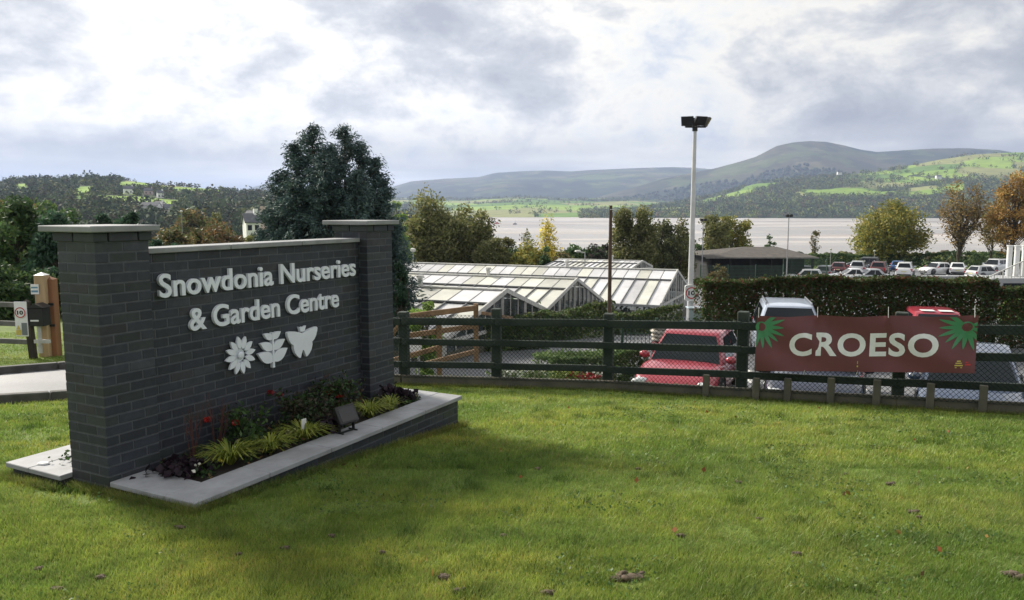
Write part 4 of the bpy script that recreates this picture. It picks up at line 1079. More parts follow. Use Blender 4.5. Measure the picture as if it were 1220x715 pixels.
def car_proto(L,W,H,kind,paintm,label,cat,loc,rz,full=True,mirror=True,rails=False,group=None):
    t=thing('parked_car' if cat=='car' else 'parked_van',label,cat,loc,rz,group)
    hw=W/2; belt=.57*H+ (.04 if kind=='suv' else 0); hl=L/2
    # stations rear -> front : x, top z, half width factor, bottom z
    if kind=='van': st=[(-1,.55,.93,.30),(-.97,.58,.97,.26),(-.5,.58,1,.2),(.0,.58,1,.2),(.62,.56,1,.2),(.80,.50,.98,.2),(.93,.42,.92,.22),(1,.32,.82,.28)]
    elif kind=='sedan': st=[(-1,.52,.86,.32),(-.96,.60,.93,.25),(-.7,.63,.98,.2),(-.2,.60,1,.18),(.30,.59,1,.18),(.46,.60,1,.18),(.75,.55,.98,.18),(.92,.47,.90,.2),(1,.36,.76,.26)]
    else: st=[(-1,.50,.88,.32),(-.97,.60,.95,.25),(-.5,.60,1,.2),(.0,.585,1,.18),(.34,.585,1,.18),(.50,.60,1,.18),(.76,.555,.98,.18),(.92,.475,.91,.2),(1,.36,.78,.26)]
    xs=np.array([s[0] for s in st]); xf=np.linspace(-1,1,29); 
    xf=np.sign(xf)*np.abs(xf)**.8
    zt=np.interp(xf,xs,[s[1] for s in st])*H; hwv=np.interp(xf,xs,[s[2] for s in st])*hw; zb=np.interp(xf,xs,[s[3] for s in st])
    V=[];Fs=[]; 
    for x,z,w_,bz in zip(xf,zt,hwv,zb):
        sec=[(0,z+.035),(w_*.55,z+.028),(w_*.82,z+.005),(w_*.93,z-.035),(w_*.985,z-.11),(w_,z-.26),(w_*.995,bz+.22),(w_*.97,bz+.10),(w_*.92,bz),(w_*.5,bz-.02),(0,bz-.02)]
        full_=sec+[(-y,q) for y,q in sec[-2:0:-1]]
        V+=[(x*hl,y,q) for y,q in full_]
    m=len(full_); n=len(xf)
    for i in range(n-1):
        for j in range(m): Fs.append((i*m+j,i*m+(j+1)%m,(i+1)*m+(j+1)%m,(i+1)*m+j))
    Fs+=[tuple(range(m))[::-1],tuple(range((n-1)*m,n*m))]
    mb=MB().add(V,Fs)
    # cabin
    cab={'hatch':(-.93,-.72,.40,.06),'suv':(-.95,-.80,.40,.12),'sedan':(-.72,-.42,.40,.02),'van':(-.99,-.97,.66,.42)}[kind]
    zb0=belt-.02; xr0,xr1,xf0,xf1=[c*hl for c in cab]
    def ring(t):
        te=t**.9; x0=xr0+(xr1-xr0)*te; x1=xf0+(xf1-xf0)*te; w_=hw*(.93-(.22 if kind!='van' else .08)*t**1.25); z=zb0+(H-.03-zb0)*t
        ch=.16 if kind!='van' else .08; pts=[]
        for sx,sy in ((1,1),(-1,1),(-1,-1),(1,-1)):
            X=x1 if sx>0 else x0
            a_=[(X-sx*ch*1.3,sy*w_),(X-sx*ch*.35,sy*(w_-ch*.25)),(X,sy*(w_-ch))]
            pts+= a_ if sx*sy<0 else a_[::-1]
        return [(x,y,z) for x,y in pts]
    lv=[0,.15,.5,.85,.95,1.0]; rings=[ring(q) for q in lv]
    # tuck the top edge
    cxm=(xr1+xf1)/2
    rings.append([(cxm+(x-cxm)*.86,y*.82,H-.008) for x,y,z in rings[-1]]); rings.append([(cxm+(x-cxm)*.4,y*.4,H+.006) for x,y,z in rings[-2]])
    V=[p for r_ in rings for p in r_]; k=12; Fs=[]
    for i in range(len(rings)-1):
        for j in range(k): Fs.append((i*k+j,i*k+(j+1)%k,(i+1)*k+(j+1)%k,(i+1)*k+j))
    Fs.append(tuple(range((len(rings)-1)*k,len(rings)*k)))
    mb.add(V,Fs)
    body=mb.build('body',None,t,sharp=38)
    body.data.materials.append(paintm)
    body.material_slots[0].link='OBJECT'; body.material_slots[0].material=paintm
    # glass: quads lying just outside the cabin faces
    def cabpt(side,u,tt,off=.008):
        r_=ring(tt); 
        if side=='front': a_,b_=Vector(r_[0+0]),None
        pts=[Vector(p) for p in r_]
        xs_=[p.x for p in pts]; x0,x1=min(xs_),max(xs_); wm_=max(p.y for p in pts); ch=.16 if kind!='van' else .08
        z=pts[0].z
        if side=='front': return Vector((x1+off,(u*2-1)*(wm_-ch),z+off*.5))
        if side=='rear': return Vector((x0-off,(u*2-1)*(wm_-ch),z+off*.5))
        s=1 if side=='l' else -1
        return Vector((x0+ch*1.3+(x1-x0-2.6*ch)*u,s*(wm_+off),z))
    def pane(name,side,us,t0,t1,m_=cgl):
        V=[];n1=4
        for tt in np.linspace(t0,t1,n1):
            ua,ub=us(tt); 
            V+=[tuple(cabpt(side,ua,tt)),tuple(cabpt(side,ub,tt))]
        Fs=[(2*i,2*i+1,2*i+3,2*i+2) for i in range(n1-1)]
        return npmesh(name,V,Fs,m_,t,smooth=True)
    pane('windscreen','front',lambda q:(-.07,1.07),.06,.93)
    pane('rear_window','rear',lambda q:(.0,1.0),.22,.90)
    for s in 'lr':
        pane('side_window',s,lambda q:(.62 if kind=='van' else .51,.985),.12,.86)
        if kind!='van':
            pane('side_window',s,lambda q:(.07 if kind!='sedan' else .1,.47),.12,.86)
    # wheels
    wr=.325 if kind!='suv' else .36; wx=(.60*hl,-.60*hl)
    for x in wx:
        for s in (-1,1):
            T=Matrix.Translation((x,s*(hw-.19),wr))@Matrix.Rotation(-s*R(90),4,'X')
            wh=MB().lathe([(wr*.6,-.02),(wr*.93,-.01),(wr,.03),(wr,.17),(wr*.95,.2),(wr*.66,.205)],T,22).build('wheel',tyre,t,sharp=40)
            mb=MB().lathe([(wr*.66,.1),(wr*.66,.207),(wr*.58,.212),(wr*.56,.17)],T,22)
            for q in range(5):
                mb.box(-.035,.035,.02,wr*.60,.185,.205,T@Matrix.Rotation(q*2*math.pi/5,4,'Z'))
            mb.lathe([(.05,.16),(.05,.213),(.02,.215)],T,12); mb.build('rim',rimm,wh,sharp=40)
            T2=Matrix.Translation((x,s*(hw+.002),wr+.02))@Matrix.Rotation(-s*R(90),4,'X')
            # wheel arch lip
            mb=MB(); pts=[]
            for q in range(13):
                a_=math.pi*q/12; pts.append((x+(wr+.05)*math.cos(a_),s*(hw-.005),wr+(wr+.05)*math.sin(a_)))
            for p,q in zip(pts[:-1],pts[1:]): mb.tube(p,q,.028,.028,6,False)
            mb.build('wheel_arch',trimm,t)
    # front: grille, lights, plate, bumper
    zf=H*.36
    mb=MB().box(hl-.05,hl+.012,-.42*hw,.42*hw,zf-.06,zf+.06,None,.01); mb.box(hl-.06,hl+.016,-.6*hw,.6*hw,.27,.38,None,.01); mb.build('grille',trimm,t)
    for s in (-1,1):
        T=Matrix.Translation((hl*.93,s*hw*.74,H*.415))@Matrix.Rotation(-s*R(28),4,'Z')@Matrix.Rotation(R(-16),4,'Y')
        V,Fc=ICO; npmesh('headlight',TV(T,V*np.array([.13,.20,.085])),Fc,lampm,t,smooth=True)
        T=Matrix.Translation((-hl*.975,s*hw*.82,H*.50))@Matrix.Rotation(s*R(20),4,'Z')
        hh=.11 if kind!='suv' else .16
        MB().box(-.05,.05,-.11,.11,-hh,hh,T,.025).build('tail_light',tailm,t)
    MB().box(hl+.014,hl+.022,-.26,.26,.40,.50,None,.003).build('number_plate',whp,t)
    MB().box(-hl-.014,-hl+.01,-.26,.26,H*.38,H*.38+.11,None,.003).build('number_plate',platem,t)
    mb=MB().box(-hl-.008,-hl+.08,-.8*hw,.8*hw,.27,.42,None,.02); mb.build('rear_bumper',trimm,t)
    if mirror:
        for s in (-1,1):
            T=Matrix.Translation((xf0-.26,s*(hw*.93+.12),belt+.10)); V,Fc=ICO
            npmesh('door_mirror',TV(T,V*np.array([.085,.12,.085])),Fc,paintm,t,smooth=True)
            for dh in (0.02,): MB().box(xf0-1.15,xf0-.98,s*hw*.985-.012,s*hw*.985+.012,belt-.16,belt-.135,None,.004).build('door_handle',trimm,t)
    if rails:
        for s in (-1,1):
            MB().tube((xr1+.2,s*hw*.66,H+.035),(xf1-.15,s*hw*.66,H+.035),.018,.018,6).tube((xr1+.2,s*hw*.66,H-.04),(xr1+.2,s*hw*.66,H+.04),.018,.018,6).tube((xf1-.15,s*hw*.66,H-.04),(xf1-.15,s*hw*.66,H+.04),.018,.018,6).build('roof_rail',rimm,t)
    # wipers and aerial
    MB().tube((xf0+.02,-.5*hw,belt+.02),(xf0-.10,.1*hw,belt+.09),.008,.008,4).tube((xf0+.02,.05*hw,belt+.02),(xf0-.10,.6*hw,belt+.09),.008,.008,4).build('wiper',trimm,t)
    MB().tube((xr1+.15,0,H),(xr1+.02,0,H+.12),.01,.004,5).build('aerial',trimm,t)
    return t
def gat(x,y,dz=.01): return (x,y,g1(x,y)+dz)
def heading(dx,dy): return math.atan2(dy,dx)
H1=heading(-.42,-.91)
red=car_proto(4.0,1.74,1.39,'hatch',PAINT['red'],'red hatchback parked nose in behind the fence, left of the banner','car',gat(3.98,17.0),H1)
car_proto(4.2,1.78,1.38,'hatch',PAINT['navy'],'dark navy car mostly hidden behind the maroon banner','car',gat(6.35,15.9),H1)
car_proto(4.1,1.76,1.32,'hatch',PAINT['blue'],'slate blue car whose windscreen shows just right of the banner','car',gat(8.75,14.6),heading(-.5,-.86))
suv=car_proto(4.5,1.80,1.66,'suv',PAINT['ice'],'silvery blue white car with roof rails facing the fence in front of the tall hedge','car',gat(7.6,21.3),heading(-.25,-.97),rails=True)
hat=car_proto(3.9,1.66,1.37,'hatch',PAINT['red'],'red car with only its sunlit roof showing above the banner','car',gat(12.25,22.3),heading(-.3,-.95))
MB().box(-.28,.10,-.42,-.06,1.376,1.382,None,.002).box(-.28,.10,.06,.42,1.376,1.382,None,.002).build('roof_sun_patch',whp,hat)  # white patches laid on the red roof as painted sunlight
# far row
def carcopy(src,paintname,px,py,Y,rz,label):
    X=at(px,py,Y)[0]; c=copy_tree(src,None,label,'cars in the far car park',gat(X,Y,.02),rz)
    ROOT[c.name]=Matrix.Identity(4)
    for ch in c.children:
        if ch.name.startswith('body'): ch.material_slots[0].link='OBJECT'; ch.material_slots[0].material=PAINT[paintname]
    return c
sed=car_proto(4.5,1.8,1.42,'sedan',PAINT['white'],'white saloon parked tail first beside another white car at the far kerb','car',gat(at(1140,325,93)[0],93),R(62),group='cars in the far car park')
fr=R(68)
far=[('white','hatch',1114,325,93,R(200),'white car facing the field, first left of the white saloon'),
('white','suv',1184,321,97,R(215),'white car high on the far kerb nearest the white posts'),
('silver','hatch',1174,327,84,R(15),'pale car half hidden behind the ramp railing'),
('white','hatch',1158,337,66,R(70),'large white hatchback seen tail on, directly above the tall hedge'),
('white','suv',1078,329,88,R(60),'white car with dark rear window at the right end of the near row'),
('bright_blue','hatch',1070,323,100,R(60),'blue car tucked behind the white and maroon cars'),
('maroon','suv',1048,327,90,R(58),'dark maroon car between the silver and white cars'),
('black','suv',1029,320,104,R(150),'black car farthest back in the group'),
('silver','suv',1023,327,92,R(60),'silver grey car with dark side windows in the middle of the group'),
('maroon','hatch',1000,326,95,R(60),'maroon car at the back left of the group'),
('grey','hatch',983,329,85,R(60),'dark grey hatchback low behind the hedge'),
('white','hatch',957,332,76,R(165),'white car lowest and farthest left above the hedge'),
('black','hatch',949,329,84,R(165),'black car just behind the leftmost white car'),
('white','sedan',1012,331,77,R(170),'white car side on in front of the silver grey car'),
('silver','sedan',1034,331,76,R(172),'silver saloon side on at the hedge top, left of the white car')]
S={'hatch':red,'suv':suv,'sedan':sed}
for p,k,px,py,Y,rz,lab in far: carcopy(S[k],p,px,py,Y,rz,lab)
# --- greenhouses
D2=34.0
gpan=attrmat('whitewashed_roof_pane',.42,1.1,.17,spec=.5)
galm=mat('aluminium_glazing_bar',(.30,.31,.32),.5,.2,10,metal=.2); gbar=mat('dirty_glazing_bar',(.15,.155,.16),.6,.3,4); gtim=mat('white_painted_timber',(.50,.50,.47),.6,.2,6)
ggl,nt,b=newmat('dusty_gable_glass'); 
n=noise(nt,1.5,4,.6,'Object'); gc=ramp(nt,n,[(.3,(.07,.085,.09)),(.7,(.15,.17,.18))]); nt.links.new(gc,b.inputs['Base Color']); b.inputs['Roughness'].default_value=.12; b.inputs['Specular IOR Level'].default_value=.7
tb=N(nt,'ShaderNodeBsdfTransparent'); tb.inputs[0].default_value=(.75,.8,.8,1); mx=N(nt,'ShaderNodeMixShader'); nt.links.new(ramp(nt,n,[(.35,(.3,)*3),(.65,(.6,)*3)]),mx.inputs[0])
nt.links.new(tb.outputs[0],mx.inputs[1]); nt.links.new(b.outputs[0],mx.inputs[2]); nt.links.new(mx.outputs[0],nt.nodes['Material Output'].inputs[0])
gmat_in=mat('greenhouse_bench_plants',(.03,.06,.02),.8,.4,2)
rd=Vector((-.931,.366,0)); pd=Vector((.366,.931,0))
def greenhouse(label,apex,L,W,zr,zf,zbk,zg,npanes,extra=0,frontwall=True):
    """apex=(x,y) of the right-hand gable; ridge runs along rd; W full span along pd; zr,zf,zbk heights relative to the camera"""
    zr+=CZ;zf+=CZ;zbk+=CZ;zg+=CZ
    t=thing('greenhouse',label,'greenhouse',(apex[0],apex[1],zg),0,'greenhouses below the fence')
    A=Vector((apex[0],apex[1],0))
    def P(s,v,z): q=A+rd*s+pd*v; return Vector((q.x,q.y,z))
    for side,(v1,z1) in enumerate(((-W/2,zf),(W/2,zbk))):
        V=[];Fs=[];Cc=[]; bars=MB()
        for i in range(npanes):
            s0=L*i/npanes;s1=L*(i+1)/npanes
            for (f0,f1,lift) in ((0.0,.30,.05),(.30,1.0,0)):
                a_=P(s0+.02,v1*f0,zr+(z1-zr)*f0+lift);b_=P(s1-.02,v1*f0,zr+(z1-zr)*f0+lift);c_=P(s1-.02,v1*f1,zr+(z1-zr)*f1+lift);d_=P(s0+.02,v1*f1,zr+(z1-zr)*f1+lift)
                k=len(V);V+=[a_,b_,c_,d_];Fs.append((k,k+1,k+2,k+3)); 
                tone=.44+.22*rng.random(); yl=rng.random()
                c0=np.array((tone,tone*1.0,tone*(1.02 if yl<.55 else .88)));Cc+=[c0]*4
            bars.beam(P(s0,0,zr+.03),P(s0,v1,z1+.03),.032,.06)
        bars.beam(P(L,0,zr+.03),P(L,v1,z1+.03),.05,.07)
        npmesh('roof_panes',[tuple(q) for q in V],Fs,gpan,t,world=True,col=np.array(Cc))
        bars.beam(P(0,v1*.30,zr+(z1-zr)*.30+.06),P(L,v1*.30,zr+(z1-zr)*.30+.06),.07,.05)
        bars.build('glazing_bars',gbar,t,world=True)
        MB().beam(P(-.05,v1,z1-.04),P(L+.05,v1,z1-.04),.16,.12,.01).build('gutter',galm,t,world=True)
        MB().beam(P(-.03,0,zr+.05),P(-.03,v1,z1+.05),.07,.16,.01).build('barge_board',gtim,t,world=True)
    MB().beam(P(-.05,0,zr+.08),P(L+.05,0,zr+.08),.18,.06,.01).build('ridge_cap',gtim,t,world=True)
    # gable
    zc_=(zf+zbk)/2
    V=[P(.0,-W/2,zf),P(.0,W/2,zbk),P(.0,0,zr)]; npmesh('gable_glass',[tuple(q) for q in V],[(0,1,2)],ggl,t,world=True)
    V=[P(.0,-W/2,zg+.5),P(.0,W/2,zg+.5),P(.0,W/2,zbk),P(.0,-W/2,zf)]; npmesh('wall_glass',[tuple(q) for q in V],[(0,1,2,3)],ggl,t,world=True)
    mb=MB(); n=13
    for i in range(n+1):
        v=-W/2+W*i/n; f=abs(v)/(W/2); zt_=zr+((zf if v<0 else zbk)-zr)*f; base=zf+(zbk-zf)*(v/W+.5)
        mb.beam(P(-.03,v,zg+.5),P(-.03,v,zt_-.03),.035 if i%3 else .09,.05)
    mb.beam(P(-.04,-W/2,zf-.02),P(-.04,W/2,zbk-.02),.07,.10); pass
    mb.build('gable_frame',gtim,t,world=True)
    MB().beam(P(.06,-W/2,zg+.2),P(.06,W/2,zg+.2),.12,.6).build('base_wall',bdm,t,world=True)
    # long front wall
    if frontwall:
        V=[P(0,-W/2,zg+.5),P(L,-W/2,zg+.5),P(L,-W/2,zf-.1),P(0,-W/2,zf-.1)]; npmesh('wall_glass',[tuple(q) for q in V],[(0,1,2,3)],ggl,t,world=True)
        mb=MB()
        for i in range(int(L/1.2)+1): mb.beam(P(i*1.2,-W/2-.03,zg),P(i*1.2,-W/2-.03,zf-.05),.06,.06)
        mb.build('wall_posts',gtim,t,world=True); MB().beam(P(.1,-W/2,zg+.2),P(L,-W/2,zg+.2),.12,.6).build('base_wall',bdm,t,world=True)
    npmesh('floor',[tuple(P(.02,-W/2,zg+.06)),tuple(P(L,-W/2,zg+.06)),tuple(P(L,W/2,zg+.06)),tuple(P(.02,W/2,zg+.06))],[(0,1,2,3)],soilm,t,world=True)
    Pn=[]
    m_=int(L*W*14); s_=rng.random(m_)*L*.98+.1; v_=(rng.random(m_)-.5)*W*.9; keep=(np.abs((v_/W*4)%1-.5)<.36); s_,v_=s_[keep],v_[keep]
    Pn=np.stack([A.x+rd.x*s_+pd.x*v_,A.y+rd.y*s_+pd.y*v_,zg+.75+.35*rng.random(len(s_))],1)
    V,Q=leafquads(Pn,.10,.6); npmesh('bench_plants',V,Q,lm,t,world=True,col=leafcols(len(Pn),DG))
    # vent cowl
    q=P(L*.35,0,zr+.1); MB().tube(q,q+Vector((0,0,.28)),.09,.09,10).tube(q+Vector((0,0,.26)),q+Vector((0,0,.36)),.17,.12,10).build('vent_cowl',gtim,t,world=True)
    return t
def zrel(c): return c*D2
Wg=.268*D2
a2=(.083*D2,1.0*D2); a1=(-.0060*D2,.747*D2); a3=(.2583*D2,1.219*D2)
a1=(a1[0],a1[1])
greenhouse('nearest and lowest greenhouse, its glazed gable facing the fence above the timber handrail',a1,9.0,Wg,zrel(-.0787),zrel(-.106),zrel(-.1165),-4.45,12)
greenhouse('middle greenhouse with a tall dusty gable left of the brown pole',a2,12.0,Wg,zrel(-.0903),zrel(-.1185),zrel(-.133),-5.35,17,frontwall=False)
greenhouse('longest greenhouse at the back, its gable beside the floodlight mast',a3,17.5,Wg,zrel(-.0960),zrel(-.1345),zrel(-.138),-6.1,27)
# fourth roof behind
a4=at(783,322,62); t4=greenhouse('white ribbed glasshouse roof peeping out behind the longest greenhouse',(a4[0]-1.2,62),7.0,8.0,-(313.2-250)/F*60.5,-(321.5-250)/F*58,-(322-250)/F*62,-6.6,16)
# --- floodlight mast with speed sign
galv=mat('galvanised_pole',(.55,.56,.56),.5,.12,3,bmp=.1); signw=mat('sign_white',(.75,.75,.75),.4,.04,10); signr=mat('sign_red',(.45,.02,.02),.4,.05,10); signk=mat('sign_black',(.012,.012,.012),.4,.05,10)
mx_,my_=at(823,340,26.5)[0],26.5; mz=g1(mx_,my_); ztop=at(824,152,26.5)[2]
mast=thing('floodlight_mast','tall pale steel mast with four black floodlights on top and a speed roundel','lamp post',(mx_,my_,mz))
MB().tube((0,0,0),(0,0,ztop-mz),.115,.06,14).tube((0,0,0),(0,0,.9),.14,.13,14).build('pole',galv,mast,sharp=40)
zt_=ztop-mz
MB().tube((-.32,0,zt_+.02),(.36,0,zt_+.02),.03,.03,8).tube((0,-.25,zt_+.02),(0,.25,zt_+.02),.03,.03,8).lathe([(.09,zt_-.12),(.09,zt_+.06),(.05,zt_+.08)],None,12).build('crossarm',trimm,mast)
for (x,y,rz_) in ((-.25,-.06,R(-112)),(.10,-.14,R(-68)),(.37,.12,R(-20)),(-.05,.36,R(100))):
    T=Matrix.Translation((x,y,zt_+.24))@Matrix.Rotation(rz_,4,'Z')@Matrix.Rotation(R(26)+.12*x,4,'Y')
    mb=MB(); w0,w1=.09,.205
    vs=[(-.12,-w0,-w0*.8),(-.12,w0,-w0*.8),(-.12,w0,w0*.8),(-.12,-w0,w0*.8),(.12,-w1,-w1*.8),(.12,w1,-w1*.8),(.12,w1,w1*.8),(.12,-w1,w1*.8)]
    mb.add([tuple(T@Vector(v)) for v in vs],[(0,1,2,3),(7,6,5,4),(0,4,5,1),(1,5,6,2),(2,6,7,3),(3,7,4,0)])
    mb.tube(T@Vector((-.1,0,0)),(x,y*.9,zt_+.03),.02,.02,6)
    fl_=mb.build('floodlight',blk,mast)
    MB().box(.121,.128,-w1*.88,w1*.88,-w1*.7,w1*.7,T,.002).build('lens',dglass,fl_)
def roundel(parent,T,r,text='10'):
    """sign disc in local xz plane facing -y"""
    T=T@Matrix.Rotation(R(90),4,'X')
    MB().lathe([(r,0),(r,.012)],T,32).build('sign_disc',signw,parent,sharp=40)
    mb=MB(); n=32; vs=[];fs=[]
    for i in range(n):
        a_=2*math.pi*i/n; vs+=[T@Vector((r*.93*math.cos(a_),r*.93*math.sin(a_),.0145)),T@Vector((r*.76*math.cos(a_),r*.76*math.sin(a_),.0145))]
    fs=[(2*i,(2*i+2)%(2*n),(2*i+3)%(2*n),2*i+1) for i in range(n)]; mb.add(vs,fs).build('red_ring',signr,parent)
    V,Fs=textmesh(text,.03,.003,4); V=fit(V,-r*.52,r*.52,-r*.36,r*.36,.013,.018); npmesh('numerals',TV(T,V),Fs,signk,parent)
zs=at(822,349,26.4)[2]-mz
MB().box(-.23,.23,-.14,-.128,zs-.27,zs+.27,None,.05).build('sign_plate',whp,mast)
roundel(mast,Matrix.Translation((0,-.142,zs+.0)),.215)
MB().box(-.06,.10,.10,.2,zs+.28,zs+.44,None,.01).build('junction_box',galv,mast)
# brown pole
brn=mat('brown_weathered_pole',(.075,.05,.035),.8,.3,3,bmp=.3)
cb_=thing('service_cabinet','pale blue cabinet standing at the foot of the floodlight mast','cabinet',(mx_+.05,my_-.45,g1(mx_,my_)))
hc_=at(825,366,26)[2]-g1(mx_,my_); MB().box(-.24,.24,-.2,.2,0,hc_-.05,None,.02).build('cabinet_body',galm,cb_); MB().box(-.27,.27,-.23,.23,hc_-.05,hc_,None,.015).build('lid',PAINT['pale'],cb_); MB().box(-.23,.23,-.212,-.203,hc_-.42,hc_-.08,None,.004).build('door',PAINT['pale'],cb_)
x,y=at(727,300,20)[0],20.0; z0=g1(x,y); zt=at(727,245,20)[2]
pl=thing('pole','slim brown wooden pole rising behind the fence in front of the greenhouses','pole',(x,y,z0))
MB().tube((0,0,0),(0,0,zt-z0),.058,.042,10).build('shaft',brn,pl,sharp=40); MB().tube((-.02,-.06,zt-z0-.1),(.09,-.05,zt-z0-.1),.012,.012,5).build('bracket',galv,pl)
# smaller lamp columns
def lampcol(px,pt,Y,lab,arm=0,r=.05,head='lantern',grp='lamp columns in the car park'):
    x=at(px,pt,Y)[0]; z0=g1(x,Y); z1=at(px,pt,Y)[2]; h=z1-z0
    t=thing('lamp_column',lab,'lamp post',(x,Y,z0),0,grp)
    MB().tube((0,0,0),(0,0,h-.1),r,r*.7,8).build('column',galm,t,sharp=40)
    if head=='arm': MB().tube((0,0,h-.12),(arm,0,h-.05),.035,.03,6).lathe([(.10,h-.10),(.24,h-.04),(.20,h+.04),(.05,h+.06)],Matrix.Translation((arm,0,0)),12).build('lamp_head',gtim,t,sharp=40)
    elif head=='flood': MB().box(-.30,-.04,-.2,.1,h-.12,h+.12,None,.03).box(.04,.30,-.2,.1,h-.12,h+.12,None,.03).build('lamp_head',blk,t)
    else: MB().lathe([(.10,h-.12),(.17,h-.06),(.17,h+.08),(.04,h+.14)],None,10).build('lamp_head',gtim,t,sharp=40)
lampcol(492,298,52,'thin lamp column in front of the big willow left of centre')
lampcol(697,299,55,'street lamp with a white curved head behind the greenhouse roofs',-.5,head='arm')
lampcol(940,257,70,'grey column with twin floodlights beside the low hipped pavilion',0,.06,'flood')
lampcol(838,262,74,'dark thin column left of the low hipped pavilion',0,.05,'flood')
lampcol(990,297,118,'short lamp bollard standing at the field edge near the pavilion',0,.06)
lampcol(1042,299,118,'short lamp bollard at the field edge under the round willow',0,.06)
lampcol(216,252,95,'pale lamp column among the brown trees right of the left pillar')
# --- left gate, fence, sign
ox=-9.35; 
def P0(px,Y): return at(px,400,Y)[0]
tan_=mat('new_tanalised_post',(.42,.30,.17),.7,.25,3,bmp=.3,stretch=(1,1,.15)); orng=mat('orange_brown_post',(.24,.11,.05),.7,.3,3,bmp=.3,stretch=(1,1,.15)); dkpost=mat('dark_gate_post',(.035,.028,.02),.8,.3,4,bmp=.3)
YG=15.6
def gpost(name,label,px,Y,ptop,w,m,cap=False):
    x=P0(px,Y); z0=g1(x,Y); z1=at(px,ptop,Y)[2]
    t=thing(name,label,'gate post',(x,Y,z0)); MB().box(-w/2,w/2,-w/2,w/2,-.2,z1-z0-.03,None,.012).build('post',m,t)
    k=w/2; MB().add([(-k,-k,z1-z0-.03),(k,-k,z1-z0-.03),(k,k,z1-z0-.03),(-k,k,z1-z0-.03),(0,0,z1-z0+.03)],[(0,1,4),(1,2,4),(2,3,4),(3,0,4)]).build('post_top',whp if cap else m,t); return t
gp=gpost('gate_post','thick pale timber gate post with a small notice, beside the left pillar',54.5,YG,326,.21,tan_,True)
nh=at(54,344,YG)[2]-g1(P0(54.5,YG),YG); MB().box(-.16,.0,-.13,-.115,nh-.10,nh+.10,None,.004).build('notice',whp,gp); MB().box(-.145,-.015,-.134,-.131,nh-.06,nh-.02).box(-.145,-.015,-.134,-.131,nh+.02,nh+.05).build('notice_print',mat('notice_blue',(.12,.25,.35),.5,.05,9),gp)
gp2=gpost('gate_post','orange brown timber post directly against the pale gate post',64.5,YG+.1,331,.19,orng)
for zz_ in (.62,1.05): MB().box(-.24,.10,-.125,-.105,zz_,zz_+.05,None,.003).build('hinge_strap',blk,gp2)
gp3=gpost('gate_post','leaning dark narrow post between the speed notice and the letterbox',38,YG-.3,358,.12,dkpost); gp3.rotation_euler=(0,R(-3),0)
x=P0(47,YG-.35); z=at(47,388,YG-.35)[2]
lb=thing('letterbox','black letterbox mounted between the dark post and pale gate post','letterbox',(x,YG-.35,z)); MB().box(-.15,.17,-.12,.14,0,.36,None,.012).build('box',blk,lb); MB().prism([(-.14,.36),(.19,.36),(.19,.37),(.02,.45),(-.14,.37)],Matrix.Translation((0,.15,0))@Matrix.Rotation(R(90),4,'X'),.28).build('lid',blk,lb); MB().box(-.08,.08,-.128,-.121,.10,.13).build('slot',whp,lb); MB().tube((.0,0,-.55),(.0,0,0),.04,.04,8).box(-.1,.2,-.03,.03,-.35,-.28).build('bracket',gtim,lb)
lf=thing('rail_fence','grey weathered three rail fence at the road verge, far left','fence',(P0(36,15.4),15.4,g1(P0(36,15.4),15.4)))
rw=mat('grey_weathered_rail',(.14,.14,.13),.85,.3,3,bmp=.3)
for j,h in enumerate((.32,.68,1.06)):
    MB().beam((-7,1.2,h+.05),(.02,0,h),.05,.10,.006).build('rail',rw,lf)
for x in (-2.1,-4.3,-6.5): MB().box(x-.06,x+.06,-x*.17-.02,-x*.17+.1,-.2,1.22,None,.01).build('post',rw,lf)
x=P0(26.5,15.1); z0=at(26,401,15.1)[2]; z1=at(26,359.5,15.1)[2]
sb=thing('speed_notice','white speed notice board with a red ringed 10 fixed to the verge fence','sign',(x,15.1,z0)); hh=z1-z0; MB().box(-.125,.125,0,.015,0,hh,None,.008).build('board',signw,sb)
roundel(sb,Matrix.Translation((0,-.002,hh*.69)),.112); MB().box(-.11,-.01,-.008,-.002,.03,.13).build('yellow_panel',yel,sb); MB().box(0.005,.11,-.008,-.002,.03,.27).build('grey_panel',mat('notice_grey',(.16,.18,.19),.5,.05,9),sb)
mb=MB(); mb.add([(-.10,-.009,.14),(-.02,-.009,.14),(-.06,-.009,.23)],[(0,1,2)]).build('warning_triangle',yel,sb)
# --- timber handrails by the path below the fence
hrm=mat('pale_brown_handrail',(.20,.12,.06),.75,.3,4,bmp=.3)
def W(px,py,Y): return Vector(at(px,py,Y))
hr=thing('timber_handrail','brown timber handrail sloping past the front of the nearest greenhouse','handrail',(W(567,400,17.6).x,17.6,g1(W(567,400,17.6).x,17.6)))
def bar(a,b_,w_,h_,nm,m=hrm): MB().beam(a,b_,w_,h_,.01).build(nm,m,hr,world=True)
for px,pt,Y in ((567,362,17.6),(523,384,16.4),(482,398,15.6)):
    a=W(px,pt,Y); bar((a.x,a.y,g1(a.x,a.y)-.2 if False else a.z-1.45),(a.x,a.y,a.z),.11,.11,'post')
bar(W(567,367,17.5),W(478,378,15.6),.06,.12,'rail'); bar(W(563,389,17.5),W(478,401,15.5),.06,.11,'rail'); bar(W(523,414,16.2),W(466,430,15.0),.06,.10,'rail'); bar(W(565,419,17.3),W(505,434,15.6),.06,.10,'rail'); bar(W(574,373,18.2),W(610,379,20),.05,.08,'rail')
bar(W(466,402,15.3),W(476,385,15.3),.05,.08,'brace')
x,z=W(493,404,17.4).x,W(493,420,17.4).z
